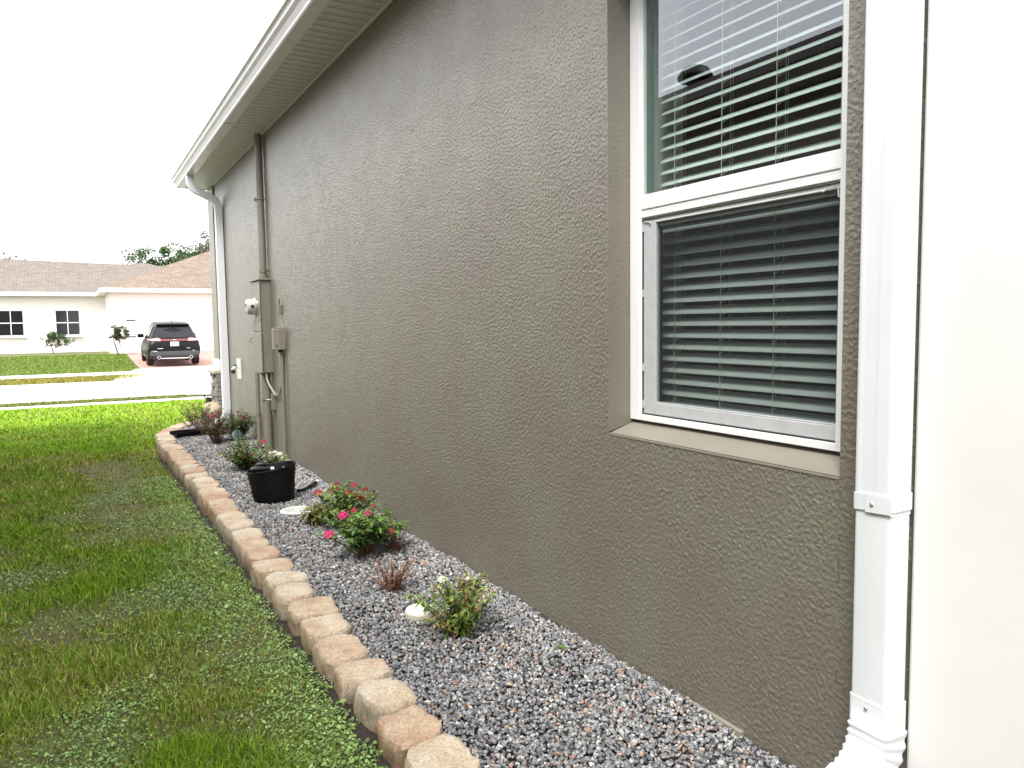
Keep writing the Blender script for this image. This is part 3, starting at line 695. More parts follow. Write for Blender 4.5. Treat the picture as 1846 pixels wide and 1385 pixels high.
for i, (x, y, wy, rz) in enumerate(spots):
    me = block_mesh(wy-.011, rnd.uniform(.165, .198), .17, i+1)
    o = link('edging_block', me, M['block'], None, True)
    o.location = (x+rnd.uniform(-.012, .012), y, -.048+rnd.uniform(-.006, .006)); o.rotation_euler = (rnd.uniform(-.03, .03), rnd.uniform(-.04, .04), rz+rnd.uniform(-.07, .07))
    nb = next(t for a, t in nearby if y < a)
    sset(o, 'tan edging block, %s from the near end, %s' % (ordw(i), nb), 'edging block', 'tan edging blocks bordering the gravel bed')

# ------------------------------------------------------------------ gravel (stuff)
rng = np.random.default_rng(7)
def stone_protos(n, npts, seed):
    res = []; rn = random.Random(seed)
    for _ in range(n):
        bm = bmesh.new()
        for k in range(npts):
            while True:
                v = Vector((rn.gauss(0, 1), rn.gauss(0, 1), rn.gauss(0, 1)))
                if v.length > .1: break
            v.normalize(); v *= rn.uniform(.85, 1.1); v.x *= rn.uniform(.95, 1.3); v.z *= .72; bm.verts.new(v)
        r_ = bmesh.ops.convex_hull(bm, input=bm.verts)
        bad = [g for g in r_['geom_interior'] if isinstance(g, bmesh.types.BMVert)]
        bmesh.ops.delete(bm, geom=bad, context='VERTS')
        bmesh.ops.triangulate(bm, faces=bm.faces); bm.verts.index_update(); bm.verts.ensure_lookup_table()
        res.append((np.array([v.co[:] for v in bm.verts]), np.array([[v.index for v in f.verts] for f in bm.faces]))); bm.free()
    return res
def scatter(protos, P, Sc, Cc, flat=1.0):
    Vs = []; Fs = []; Cs = []; off = 0; which = rng.integers(0, len(protos), len(P))
    for pi, (pv, pf) in enumerate(protos):
        idx = np.where(which == pi)[0]; n = len(idx)
        if not n: continue
        q = rng.normal(size=(n, 4)); q /= np.linalg.norm(q, axis=1)[:, None]; a, b, c, d_ = q.T
        Rm = np.stack([1-2*(c*c+d_*d_), 2*(b*c-a*d_), 2*(b*d_+a*c), 2*(b*c+a*d_), 1-2*(b*b+d_*d_), 2*(c*d_-a*b), 2*(b*d_-a*c), 2*(c*d_+a*b), 1-2*(b*b+c*c)], 1).reshape(n, 3, 3)
        X = np.einsum('nij,kj->nki', Rm, pv)*Sc[idx][:, None, None]; X[:, :, 2] *= flat; X += P[idx][:, None, :]
        k = len(pv); Vs.append(X.reshape(-1, 3)); Fs.append((pf[None]+(np.arange(n)*k)[:, None, None]).reshape(-1, 3)+off)
        Cs.append(np.repeat(Cc[idx], k, axis=0)); off += n*k
    return np.concatenate(Vs), np.concatenate(Fs), np.concatenate(Cs)
def bed_left(y):   # inner edge of the blocks
    y = np.asarray(y, dtype=float)
    return np.interp(y, [0, 7.5, 8.7, 9.5, 10.0, 10.35, 10.65, 10.9, 11.1], [-.83, -.83, -.85, -.80, -.70, -.55, -.35, -.15, .1])
def jgrid(x0, x1, y0, y1, s):
    xs, ys = np.meshgrid(np.arange(x0, x1, s), np.arange(y0, y1, s)); p = np.stack([xs.ravel(), ys.ravel()], 1)
    return p+rng.uniform(-.5, .5, p.shape)*s*1.1
def stone_colors(n):
    base = np.array([[.27, .27, .275], [.18, .185, .195], [.095, .10, .11], [.42, .42, .42], [.38, .31, .24], [.34, .22, .175], [.50, .46, .38]])
    ix = rng.choice(len(base), n, p=[.40, .27, .12, .11, .05, .035, .015]); c = base[ix]*.88*rng.uniform(.75, 1.25, (n, 1)); return c
P = []; SZ = []
for y0, y1, s in ((.95, 3.6, .0128), (3.6, 6.2, .0150), (6.2, 11.1, .019)):
    g = jgrid(-.95, .02, y0, y1, s); g = g[(g[:, 0] > bed_left(g[:, 1])) & (g[:, 0] < -.004)]
    P.append(g); SZ.append(rng.uniform(.58, .92, len(g))*s*rng.choice([1, 1.25, .75], len(g), p=[.6, .15, .25]))
g2 = jgrid(-.05, .3, 11.0, 11.4, .03); P.append(g2); SZ.append(np.full(len(g2), .015))
P = np.concatenate(P); SZ = np.concatenate(SZ)
und = .006*np.sin(P[:, 0]*9+P[:, 1]*4)+.005*np.sin(P[:, 1]*11-P[:, 0]*5)
edge = np.clip((P[:, 0]+.06)/.06, 0, 1)*.012
P3 = np.column_stack([P, -.004+und+rng.uniform(0, .010, len(P))-edge])
V, F, C_ = scatter(stone_protos(20, 13, 4), P3, SZ, stone_colors(len(P)), .85)
def gravel_mat():
    m = bpy.data.materials.new('crushed_granite'); m.use_nodes = True; nt = m.node_tree; b = nt.nodes['Principled BSDF']; L = nt.links.new
    a = N(nt, 'ShaderNodeAttribute', attribute_name='Col'); tc = N(nt, 'ShaderNodeTexCoord')
    n = N(nt, 'ShaderNodeTexNoise'); n.inputs['Scale'].default_value = 210; n.inputs['Detail'].default_value = 3; L(tc.outputs['Object'], n.inputs[0])
    cr = N(nt, 'ShaderNodeValToRGB'); e = cr.color_ramp.elements; e[0].position = .38; e[0].color = (.45, .45, .46, 1); e[1].position = .62; e[1].color = (1.65, 1.65, 1.65, 1); L(n.outputs['Fac'], cr.inputs[0])
    mx = N(nt, 'ShaderNodeMix', data_type='RGBA', blend_type='MULTIPLY'); mx.inputs[0].default_value = 1; L(a.outputs['Color'], mx.inputs[6]); L(cr.outputs[0], mx.inputs[7])
    L(mx.outputs[2], b.inputs['Base Color']); b.inputs['Roughness'].default_value = .65; return m
gr = mesh_np('gravel', V, F, gravel_mat(), C_); sset(gr, 'grey crushed granite gravel filling the bed by the wall', kind='stuff')
mb = MB()
ysb = [.5, 7.5, 8.7, 9.5, 10.0, 10.35, 10.65, 10.9, 11.1]
for a, b in zip(ysb, ysb[1:]):
    mb.add([(float(bed_left(a))-.05, a, -.012), (.0-.001, a, -.012), (-.001, b, -.012), (float(bed_left(b))-.05, b, -.012)], [(0, 1, 2, 3)])
mb.add([(-.05, 11.1, -.03), (.5, 11.1, -.03), (.5, 11.6, -.03), (-.05, 11.6, -.03)], [(0, 1, 2, 3)])
o = mb.obj('bed_soil', mat('bed_soil', (.03, .03, .03), .95)); sset(o, kind='structure')

# ------------------------------------------------------------------ lawn (stuff)
def blades(P, H, W, colr, lean=.5):
    n = len(P); a = rng.uniform(0, 2*PI, n); dx = np.cos(a); dy = np.sin(a); la = rng.uniform(0, 2*PI, n); l = rng.uniform(.1, 1, n)*lean*H
    lx = np.cos(la)*l; ly = np.sin(la)*l
    V = np.zeros((n, 5, 3))
    V[:, 0, 0] = P[:, 0]-dx*W; V[:, 0, 1] = P[:, 1]-dy*W; V[:, 0, 2] = P[:, 2]
    V[:, 1, 0] = P[:, 0]+dx*W; V[:, 1, 1] = P[:, 1]+dy*W; V[:, 1, 2] = P[:, 2]
    V[:, 2, 0] = P[:, 0]+dx*W*.8+lx*.35; V[:, 2, 1] = P[:, 1]+dy*W*.8+ly*.35; V[:, 2, 2] = P[:, 2]+H*.6
    V[:, 3, 0] = P[:, 0]-dx*W*.8+lx*.35; V[:, 3, 1] = P[:, 1]-dy*W*.8+ly*.35; V[:, 3, 2] = P[:, 2]+H*.6
    V[:, 4, 0] = P[:, 0]+lx; V[:, 4, 1] = P[:, 1]+ly; V[:, 4, 2] = P[:, 2]+H*rng.uniform(.75, 1, n)
    b = (np.arange(n)*5)[:, None]
    F = np.concatenate([np.concatenate([b, b+1, b+2], 1), np.concatenate([b, b+2, b+3], 1), np.concatenate([b+3, b+2, b+4], 1)])
    return V.reshape(-1, 3), F, np.repeat(colr, 5, axis=0)
def vnoise(x, y, s, seed=0):
    return np.array([mnoise.noise(Vector((float(a)*s+seed, float(b)*s, seed*1.7))) for a, b in zip(x, y)])
def edge_x(y): return .022*np.sin(np.asarray(y)*31)*np.sin(np.asarray(y)*7.3+1)+.012*np.sin(np.asarray(y)*83)+np.interp(y, [0, 8.7, 9.3, 9.8, 10.2, 10.6, 10.9, 11.1, 30], [-.972, -1.005, -.97, -.88, -.74, -.5, -.25, .1, .1])
gzv = np.vectorize(gz)
VS = []; FS = []; CS = []; off = 0
def push(V, F, C):
    global off
    VS.append(V); FS.append(F+off); CS.append(C); off += len(V)
bands = []; yb = 1.1
while yb < 17.2:
    ye = min(17.2, yb+.35+.07*yb); ym = (yb+ye)/2
    bands.append((yb, ye, 50000*min(1, (2.3/ym))**1.75, .0015*max(1, ym/2.4)**.95)); yb = ye
for y0, y1, dens, wd in bands:
    xl = -1.72-.075*y1-.35; xr = -.9 if y1 < 9.0 else 1.6
    A = (xr-xl)*(y1-y0); n = int(A*dens); x = rng.uniform(xl, xr, n); y = rng.uniform(y0, y1, n)
    if y1 > 9.0: ok = (x < edge_x(y)) | ((y > 12.0) & (x < 1.6))
    else: ok = x < edge_x(y)
    x = x[ok]; y = y[ok]; n = len(x)
    far = np.clip((y-8.6)/1.6, 0, 1)  # sunlit grass past the houses' shadow, painted into the blade colours
    p1 = vnoise(x, y, 1.7, 3); p2 = vnoise(x, y, 4.5, 9); p3 = vnoise(x, y, .8, 20)
    dist = np.clip((edge_x(y)-x)/.55, 0, 1)             # 0 at the blocks
    near = np.clip(.42+p1*1.4+p2*.6, 0, 1)*(.25+.75*dist)
    lush = near*(1-far)+np.clip(.75+p1*.8, 0, 1)*far
    dry = np.clip(.34+p3*1.4-p1*.3, 0, 1)*np.where(y > 5, 1.1, .6)*(1-.85*far)
    keep = rng.uniform(0, 1, n) < .35+.65*lush
    x = x[keep]; y = y[keep]; lush = lush[keep]; dry = dry[keep]; far = far[keep][:, None]; n = len(x)
    H = rng.uniform(.012, .048, n)*(.45+1.15*lush); W = wd*rng.uniform(.7, 1.4, n)
    g1 = np.array([.22, .38, .02]); g0 = np.array([.26, .34, .05]); dd = np.array([.50, .45, .14]); br = np.array([.34, .25, .12])
    t_ = rng.uniform(0, 1, (n, 1)); c = g0*(1-lush[:, None])+g1*lush[:, None]
    c = c*(1-far)+far*(np.array([.27, .47, .018])*(1-dry[:, None])+np.array([.40, .46, .05])*dry[:, None])
    isdry = rng.uniform(0, 1, n) < dry*.6; c[isdry] = dd*(.6+.6*t_[isdry]); isb = rng.uniform(0, 1, n) < .06*(1+dry); c[isb] = br
    c = c*rng.uniform(.6, 1.4, (n, 1))
    push(*blades(np.column_stack([x, y, gzv(y)-.002]), H, W, c, .9))
# verge strips and far lawns
for (xa, xb, ya, yb, dens, cc_) in ((-5.5, .42, 17.97, 18.85, 2600, (.17, .20, .035)), (-6, .28, 26.2, 29.3, 700, (.24, .22, .04)), (-8, .42, 31.7, 43, 420, (.15, .22, .03))):
    n = int((xb-xa)*(yb-ya)*dens); x = rng.uniform(xa, xb, n); y = rng.uniform(ya, yb, n)
    if ya > 26 and yb < 30: ok = x < .3-(np.maximum(0, 29.4-y)/3.3)**2*1.1; x = x[ok]; y = y[ok]; n = len(x)
    s = 1 if ya < 20 else 2.2
    c = np.tile(np.array(cc_), (n, 1))*rng.uniform(.7, 1.3, (n, 1))
    push(*blades(np.column_stack([x, y, gzv(y)]), rng.uniform(.03, .07, n), .007*s*rng.uniform(.7, 1.4, n), c, .9))
M['blade'] = mat('grass_blade', (.1, .15, .02), .55, attr='Col', spec=.3)
b_ = M['blade'].node_tree.nodes['Principled BSDF']; at = M['blade'].node_tree.nodes['Attribute'] if 'Attribute' in M['blade'].node_tree.nodes else None
M['blade'].node_tree.links.new(at.outputs['Color'], b_.inputs['Base Color'])
o = mesh_np('lawn_grass', np.concatenate(VS), np.concatenate(FS), M['blade'], np.concatenate(CS)); sset(o, 'green and olive lawn grass left of the edging blocks', kind='stuff')
# clover and dollarweed: small round leaves
VS = []; FS = []; CS = []; off = 0
n = 150000; x = rng.uniform(-2.3, -.93, n); y = 1.1+(rng.uniform(0, 1, n)**1.5)*6.5; ok = x < edge_x(y)-.0; x = x[ok]; y = y[ok]; n = len(x)
pn = vnoise(x, y, 2.6, 40); dist = np.clip((edge_x(y)-x)/.75, 0, 1); pr = np.clip(.98-dist*.85+pn*.9, .05, 1); ok = rng.uniform(0, 1, n) < pr*.8; x = x[ok]; y = y[ok]; n = len(x); pn = pn[ok]
r_ = rng.uniform(.0025, .0062, n)*np.where(rng.uniform(0, 1, n) < .04, 1.7, 1); k = 6; ang = np.arange(k)*2*PI/k
nx = rng.normal(0, .38, n); ny = rng.normal(0, .38, n); zc = gzv(y)+rng.uniform(.004, .024, n)
V = np.zeros((n, k, 3)); rot = rng.uniform(0, 2*PI, (n, 1)); asp = rng.uniform(.6, 1, (n, 1)); ca = np.cos(ang+0)*r_[:, None]; sa = np.sin(ang)*r_[:, None]*asp
vx = ca*np.cos(rot)-sa*np.sin(rot); vy = ca*np.sin(rot)+sa*np.cos(rot)
V[:, :, 0] = x[:, None]+vx; V[:, :, 1] = y[:, None]+vy; V[:, :, 2] = zc[:, None]+nx[:, None]*vx+ny[:, None]*vy
b0 = (np.arange(n)*k)[:, None]; F = np.concatenate([b0+i for i in range(k)], 1)
c = np.where(rng.uniform(0, 1, (n, 1)) < .55, np.array([[.10, .165, .045]]), np.array([[.17, .26, .08]]))*rng.uniform(.6, 1.6, (n, 1))*1.6
o = mesh_np('clover', V.reshape(-1, 3), F, M['blade'], np.repeat(c, k, axis=0)); sset(o, 'round leaved clover and weeds creeping beside the edging blocks', kind='stuff')

# ------------------------------------------------------------------ shrubs
def leafm(name, c, var=.3):
    return mat(name, c, .5, spec=.35, attr='Col', var=.12, vscale=60)
M['leaf'] = leafm('leaf', (.1, .2, .03))
M['petal'] = mat('petal_red', (.55, .02, .06), .6, attr='Col', var=.1, vscale=80)
def leaf_quad(base, dirv, upv, L_, W_, droop=.2):
    s = dirv.cross(upv); s = s.normalized() if s.length > 1e-5 else Vector((1, 0, 0))
    nrm = s.cross(dirv).normalized()
    p = [base, base+dirv*L_*.35+s*W_*.5+nrm*W_*.12, base+dirv*L_*.72+s*W_*.36-nrm*L_*droop*.4+nrm*W_*.1, base+dirv*L_-nrm*L_*droop, base+dirv*L_*.72-s*W_*.36-nrm*L_*droop*.4+nrm*W_*.1, base+dirv*L_*.35-s*W_*.5+nrm*W_*.12, base+dirv*L_*.38, base+dirv*L_*.72-nrm*L_*droop*.45]
    f = [(0, 1, 6), (0, 6, 5), (1, 2, 7), (1, 7, 6), (5, 6, 7), (5, 7, 4), (2, 3, 7), (4, 7, 3)]
    return p, f
def colmesh(name, vs, fs, cs, mt, parent):
    o = mesh_np(name, np.array([tuple(v) for v in vs]), np.array(fs), mt, np.array(cs), smooth=False); o.parent = parent; return o
def shrub(name, label, cat, loc, h, rx, ry, nst, seed, leafcols, leaf_n=14, leafL=.03, flowers=(), stemcol=(.10, .06, .035), low=.25, group=None, flow_r=.017, spread=1.0, drop=.2, stem_r=.0022, leafW=.45):
    rx *= 1.28; ry *= 1.2; h *= 1.08; nst = int(nst*1.25)
    rn = random.Random(seed); root = thing(name, loc, label, cat, group)
    sm = MB(); LV = []; LF = []; LC = []; tips = []
    for i in range(nst):
        a = rn.uniform(0, 2*PI); q = math.sqrt(rn.uniform(.02, 1))
        tip = Vector((math.cos(a)*rx*q*spread, math.sin(a)*ry*q*spread, h*(1-.38*q*q)*rn.uniform(.72, 1.03)))
        b = Vector((math.cos(a)*.02*q, math.sin(a)*.02*q, -.02)); mid = b.lerp(tip, .5)+Vector((rn.uniform(-.015, .015), rn.uniform(-.015, .015), .02*rn.random()))-Vector((tip.x, tip.y, 0))*.10
        pts = [b.lerp(mid, 0), b.lerp(mid, .5)+Vector((0, 0, .004)), mid, mid.lerp(tip, .5), tip]
        sm.tube(pts, [stem_r*1.5, stem_r*1.3, stem_r, stem_r*.8, stem_r*.5], 5); tips.append(tip)
        for k in range(int(leaf_n*2.3)):
            u = low+(1-low)*(k+rn.random())/int(leaf_n*2.3); seg = u*4; j = min(3, int(seg)); p = pts[j].lerp(pts[j+1], seg-j)
            aa = k*2.4+rn.uniform(-.5, .5); el = rn.uniform(-.5, .7); dv = Vector((math.cos(aa)*math.cos(el), math.sin(aa)*math.cos(el), math.sin(el)+.1)).normalized()
            L_ = leafL*1.25*rn.uniform(.6, 1.25)*(1-.25*u); vs, fs = leaf_quad(p, dv, Vector((0, 0, 1)), L_, L_*leafW*rn.uniform(.8, 1.1), drop*rn.uniform(0, 2)); n0 = len(LV); LV += vs; LF += [tuple(x_+n0 for x_ in f) for f in fs]
            w_ = [c_[1] for c_ in leafcols]; cc = rn.choices([c_[0] for c_ in leafcols], w_)[0]; g = rn.uniform(.7, 1.3); LC += [tuple(min(1, x_*g) for x_ in cc)]*len(vs)
    colmesh('foliage', LV, LF, LC, M['leaf'], root)
    for (fx_, fy_, fz_, col, sc) in flowers:
        FV = []; FF = []; FC = []; c0 = Vector((fx_, fy_, fz_-.012)); sm.tube([(fx_*.1, fy_*.1, -.01), (fx_*.55, fy_*.55, fz_*.5), (fx_*.9, fy_*.9, fz_*.8), c0], [stem_r*1.4, stem_r, stem_r*.8, stem_r*.6], 5)
        if fz_ < 0: c0 = Vector(tips[int(-fz_) % len(tips)])+Vector((0, 0, .008))
        for k in range(22):
            th = k*2.39996; ph = math.acos(1-k/22*1.05); nrm = Vector((math.sin(ph)*math.cos(th), math.sin(ph)*math.sin(th), math.cos(ph))); cpt = c0+nrm*flow_r*1.15*sc
            u_ = nrm.orthogonal().normalized(); v_ = nrm.cross(u_)
            for p5 in range(5):
                a = p5*2*PI/5+th; dv = (u_*math.cos(a)+v_*math.sin(a)+nrm*.3).normalized(); sv = nrm.cross(dv).normalized()
                n0 = len(FV); l = .0095*sc; FV += [cpt, cpt+dv*l*.6+sv*l*.3, cpt+dv*l, cpt+dv*l*.6-sv*l*.3]; FF += [(n0, n0+1, n0+2), (n0, n0+2, n0+3)]
                g = rn.uniform(.7, 1.25); FC += [tuple(min(1, x_*g) for x_ in col)]*4
        colmesh('flower_head', FV, FF, FC, M['petal'], root)
    sm.obj('stems', mat('stem_'+str(seed), stemcol, .7), root)
    return root
G1 = (.075, .16, .03); G2 = (.13, .22, .035); G3 = (.045, .095, .025); YG = (.22, .27, .05); BR = (.17, .085, .04); RB = (.15, .05, .035); DG = (.03, .07, .025); OL = (.13, .13, .04); TAN = (.30, .22, .12)
RED = (.36, .008, .02); PINK = (.62, .03, .16); DK = (.22, .01, .02); WH = (.75, .74, .62); DP = (.40, .025, .07)
shrub('flowering_shrub', 'wilting green shrub with a few tiny white blooms beside the white cap', 'shrub', (-.415, 2.745, 0), .245, .165, .15, 34, 1, [(G2, 5), (G1, 4), (YG, 3), (BR, 2), (OL, 2), (TAN, 1)], 15, .027, [(-.06, .03, .235, WH, .75), (-.04, .05, .225, WH, .65), (.05, .02, .225, WH, .4)], (.14, .085, .045), .2, drop=.5)
shrub('dry_shrub', 'small dry reddish brown shrub between two greener shrubs', 'shrub', (-.475, 3.36, 0), .17, .10, .10, 22, 2, [(BR, 5), (RB, 3), (TAN, 1)], 9, .020, (), (.16, .07, .045), .1, leafW=.28, drop=.5)
shrub('flowering_shrub', 'leafy shrub with bright pink and red flower heads, nearer of the two', 'shrub', (-.40, 3.98, 0), .27, .20, .17, 40, 3, [(G1, 5), (G2, 3), (G3, 3), (YG, 1)], 13, .042, [(-.205, -.06, .165, PINK, 1.25), (-.10, .02, .235, PINK, 1.3), (.13, -.09, .14, DP, 1.0), (.03, .0, .235, DP, .9), (-.03, .05, .25, DP, .8), (.10, .12, .24, DP, .8)], (.15, .10, .05), .45)
shrub('dry_stalks', 'red brown dried stalks at the right side of the pink flowered shrub', 'plant', (-.235, 3.95, 0), .17, .05, .08, 12, 12, [(BR, 4), (RB, 4), (G1, 1)], 10, .02, (), (.20, .08, .05), .2, leafW=.3)
shrub('flowering_shrub', 'leafy shrub with dark red flower heads beside the drain grate', 'shrub', (-.31, 4.62, 0), .27, .19, .20, 38, 4, [(G2, 4), (G1, 4), (YG, 2), (OL, 1), (BR, 1)], 13, .038, [(-.13, .10, .215, RED, 1.2), (-.03, .07, .225, RED, 1.3), (.02, -.01, .215, RED, 1.3), (.05, -.08, .205, RED, 1.3), (.10, -.05, .185, RED, 1.1), (.11, .14, .23, DP, 1.0), (.15, .03, .22, DK, .9), (.02, .2, .24, DK, .8)], (.12, .08, .04), .35)
shrub('dry_stalks', 'yellowing wilted leaves leaning over the drain grate', 'plant', (-.455, 4.76, 0), .14, .06, .10, 14, 14, [(OL, 3), (YG, 2), (BR, 3)], 10, .034, (), (.15, .09, .05), .3, drop=.5)
shrub('flowering_shrub', 'green and rust shrub behind the black bucket', 'shrub', (-.46, 6.95, 0), .29, .20, .30, 46, 5, [(G1, 4), (G2, 3), (G3, 2), (RB, 2), (YG, 1), (BR, 1)], 12, .038, [(.21, .30, .20, DP, 1.2)], (.10, .06, .04), .25)
shrub('flowering_shrub', 'low light green plant with white blossoms by the slim conduit', 'shrub', (-.19, 7.05, 0), .10, .12, .14, 20, 6, [(G2, 4), (YG, 3), (WH, 1)], 8, .028, [(-.05, .0, .10, WH, 1.2), (.0, -.02, .10, WH, 1.1), (.05, .02, .10, WH, 1.1), (.02, .07, .105, WH, 1.2), (-.02, .1, .10, WH, 1)], (.1, .08, .04), .3)
shrub('flowering_shrub', 'green shrub with dull red bloom in front of the far downspout', 'shrub', (-.22, 8.75, 0), .34, .19, .28, 44, 7, [(G1, 4), (G3, 3), (G2, 2), (RB, 1), (BR, 1)], 12, .038, [(.05, -.1, .27, DP, 1.4), (-.02, .1, .28, DK, 1.0)], (.10, .06, .04), .3)
shrub('flowering_shrub', 'rust red leafed shrub with thin stems behind the garden stake', 'shrub', (-.44, 8.70, 0), .36, .17, .22, 38, 8, [(RB, 4), (BR, 3), (G3, 3), (G1, 2)], 11, .036, [(-.02, .02, .30, DP, 1.7)], (.14, .07, .05), .4)
shrub('flowering_shrub', 'reddish brown shrub beside the black trough at the bend', 'shrub', (-.52, 9.45, 0), .40, .19, .25, 40, 9, [(RB, 3), (BR, 3), (OL, 3), (G1, 2)], 11, .034, (), (.16, .10, .07), .5)
shrub('weed_sprout', 'tiny bright green weed growing in the gravel by the wall', 'weed', (-.17, 2.38, .012), .016, .012, .012, 4, 10, [(G2, 1)], 3, .013, (), (.1, .18, .04), .5)

# ------------------------------------------------------------------ bed objects
# bucket (oval, leaning)
bk = thing('plastic_bucket', (-.515, 5.60, -.008), 'black oval plastic bucket holding a hose on the gravel', 'bucket'); bk.rotation_euler = (0, R(-4), 0)
mb = MB(); n = 40
def ov(r, z, sq=.78): return [Vector((r*math.cos(2*PI*k/n), r*sq*math.sin(2*PI*k/n), z+.010*math.cos(2*PI*k/n)*(z/.25))) for k in range(n)]
outer = [(.134, 0), (.138, .006), (.143, .05), (.1465, .052), (.149, .09), (.152, .092), (.156, .15), (.159, .152), (.166, .215), (.169, .24), (.174, .246), (.174, .254), (.168, .256), (.163, .25), (.152, .10), (.136, .02)]
mb.loft([ov(r, z) for r, z in outer]); mb.obj('shell', M['black_plastic'], bk, smooth=True)
hs_ = wthing('garden_hose', (-.5, 5.6, 0), 'black garden hose coiled in the bucket with its end on the gravel', 'hose')
pts = []
for k in range(46):
    a = k*.28; rr_ = .118-.0006*k; pts.append((-.535+rr_*math.cos(a), 5.60+rr_*.70*math.sin(a), .165+k*.0012+.015*math.cos(a)))
MB().tube(pts, .0105, 8).obj('hose_coil', M['hose_grey'], hs_, smooth=True)
MB().tube([(-.68, 5.56, .245), (-.66, 5.56, .250), (-.60, 5.555, .247), (-.55, 5.55, .243)], [.016, .020, .021, .016], 12).obj('nozzle', M['rubber'], hs_, smooth=True)
MB().tube([(-.655, 5.60, .25), (-.63, 5.59, .272), (-.59, 5.585, .276), (-.565, 5.58, .272)], [.010, .016, .016, .012], 10).obj('nozzle_trigger', M['rubber'], hs_, smooth=True)
MB().tube([(-.552, 5.55, .243), (-.525, 5.548, .242)], .013, 12).obj('nozzle_coupling', M['alu'], hs_, smooth=True)
MB().tube([(-.33, 5.68, .035), (-.28, 5.72, .028), (-.23, 5.78, .028), (-.17, 5.87, .030)], [.012, .0125, .0125, .0135], 10).obj('hose_end', M['rubber'], hs_, smooth=True)
MB().tube([(-.22, 5.79, .028), (-.135, 5.905, .032)], .017, 12).obj('hose_sleeve', M['rubber'], hs_, smooth=True)
MB().tube([(-.137, 5.903, .032), (-.112, 5.935, .034)], .0175, 12).obj('hose_coupling', M['alu'], hs_, smooth=True)
# drain grate
dg = thing('drain_grate', (-.465, 5.16, .006), 'round white drain grate with pale green slots beside the bucket', 'drain grate')
mb = MB(); mb.lathe((0, 0, 0), [(.112, -.01), (.112, .010), (.104, .013), (.086, .013), (.084, .004), (.084, -.008)], 32); mb.obj('rim', M['pvc'], dg, smooth=True)
MB().cyl((0, 0, -.008), (0, 0, 1), .085, .016, 28).obj('slots', M['grate'], dg)
mb = MB()
for k in range(-2, 3):
    hw = math.sqrt(.084**2-(k*.030)**2)
    mb.box(-hw, hw, k*.030-.005, k*.030+.005, .0, .0105)
mb.box(-.005, .005, -.084, .084, .0, .011); mb.obj('bars', M['pvc'], dg)
mb = MB(); mb.lathe((0, 0, 0), [(.05, -.01), (.05, .012), (.03, .018)], 18)
o = mb.obj('stepping_cap', mat('grey_cap', (.33, .33, .33), .7)); o.location = (-.40, 5.0, .004); sset(o, 'small flat grey round cap at the edge of the drain grate', 'drain cap')
cu = thing('cleanout_cap', (-.475, 3.01, .0), 'white round plastic cleanout cap half hidden by the nearest shrub', 'cleanout cap')
MB().lathe((0, 0, 0), [(.068, -.02), (.066, .022), (.060, .024)], 28).obj('collar', mat('old_pvc', (.55, .51, .42), .6, var=.12, vscale=25), cu, smooth=True)
MB().lathe((0, 0, 0), [(.063, .022), (.063, .030), (.055, .036), (.04, .043), (.02, .047), (.004, .048)], 28).obj('cap', M['pvc'], cu, smooth=True)
# black trough / splash block
tr = thing('splash_trough', (-.60, 9.50, .012), 'black plastic downspout trough lying across the far bed', 'trough', rz=R(14))
mb = MB(); prf = [(-.11, .055), (-.10, .058), (-.085, .018), (-.01, .014), (0, .034), (.01, .014), (.085, .018), (.10, .058), (.11, .055), (.095, -.01), (-.095, -.01)]
mb.loft([[Vector((x_, y_*1.0, z_)) for y_, z_ in prf] for x_ in (-.20, .22)]); mb.obj('channel', M['black_plastic'], tr, bevel=.004)
MB().box(.212, .225, -.10, .10, -.005, .065).obj('end_wall', M['black_plastic'], tr, bevel=.004)
# garden stake: green scalloped disc
gs = thing('garden_stake', (-.365, 7.9, 0), 'dark green scalloped solar garden stake standing among the shrubs', 'garden stake')
MB().tube([(0, 0, -.05), (0, 0, .16)], .006, 8).obj('stake', M['black'], gs)
mb = MB(); nn = 48; ring = []
Ms = Matrix.Rotation(R(62), 4, 'X')
for rr_, zz in ((1, 0), (1, .008), (.62, .014), (.58, .010), (.1, .012)):
    ring.append([Vector((0, 0, .185))+Ms @ Vector(((.052+(.007*math.cos(16*2*PI*k/nn) if rr_ == 1 else 0))*rr_*math.cos(2*PI*k/nn), (.052+(.007*math.cos(16*2*PI*k/nn) if rr_ == 1 else 0))*rr_*math.sin(2*PI*k/nn), zz)) for k in range(nn)])
mb.loft(ring); mb.obj('disc', mat('dark_green', (.02, .065, .045), .4), gs)
mb = MB(); mb.add([Vector((0, 0, .185))+Ms @ Vector(v) for v in ((-.006, -.03, .016), (.006, -.03, .016), (.006, .03, .016), (-.006, .03, .016))], [(0, 1, 2, 3)]); mb.obj('gauge', M['black'], gs)
# boulder + dark ornament at the corner
def rock(name, loc, s, seed, mt, label, cat):
    bm = bmesh.new(); bmesh.ops.create_icosphere(bm, subdivisions=4, radius=1)
    for v in bm.verts:
        p = v.co; k = 1+.28*mnoise.noise(p*1.3+Vector((seed, 0, 0)))+.1*mnoise.noise(p*4+Vector((seed, 3, 0))); v.co = Vector((p.x*s[0]*k, p.y*s[1]*k, p.z*s[2]*k))
    me = bpy.data.meshes.new(name); bm.to_mesh(me); bm.free(); o = link(name, me, mt, None, True); o.location = loc; return sset(o, label, cat)
rock('boulder', (-.12, 11.1, .06), (.15, .2, .17), 4, mat('boulder_tan', (.42, .36, .24), .9, col2=(.30, .25, .17), vscale=12, bump=.5, bscale=30, bdist=.01), 'pale tan boulder beside the foot of the far downspout', 'boulder')
bo = thing('garden_spotlight', (-.125, 11.45, .15), 'small black garden spotlight with two prongs above the tan boulder', 'garden light')
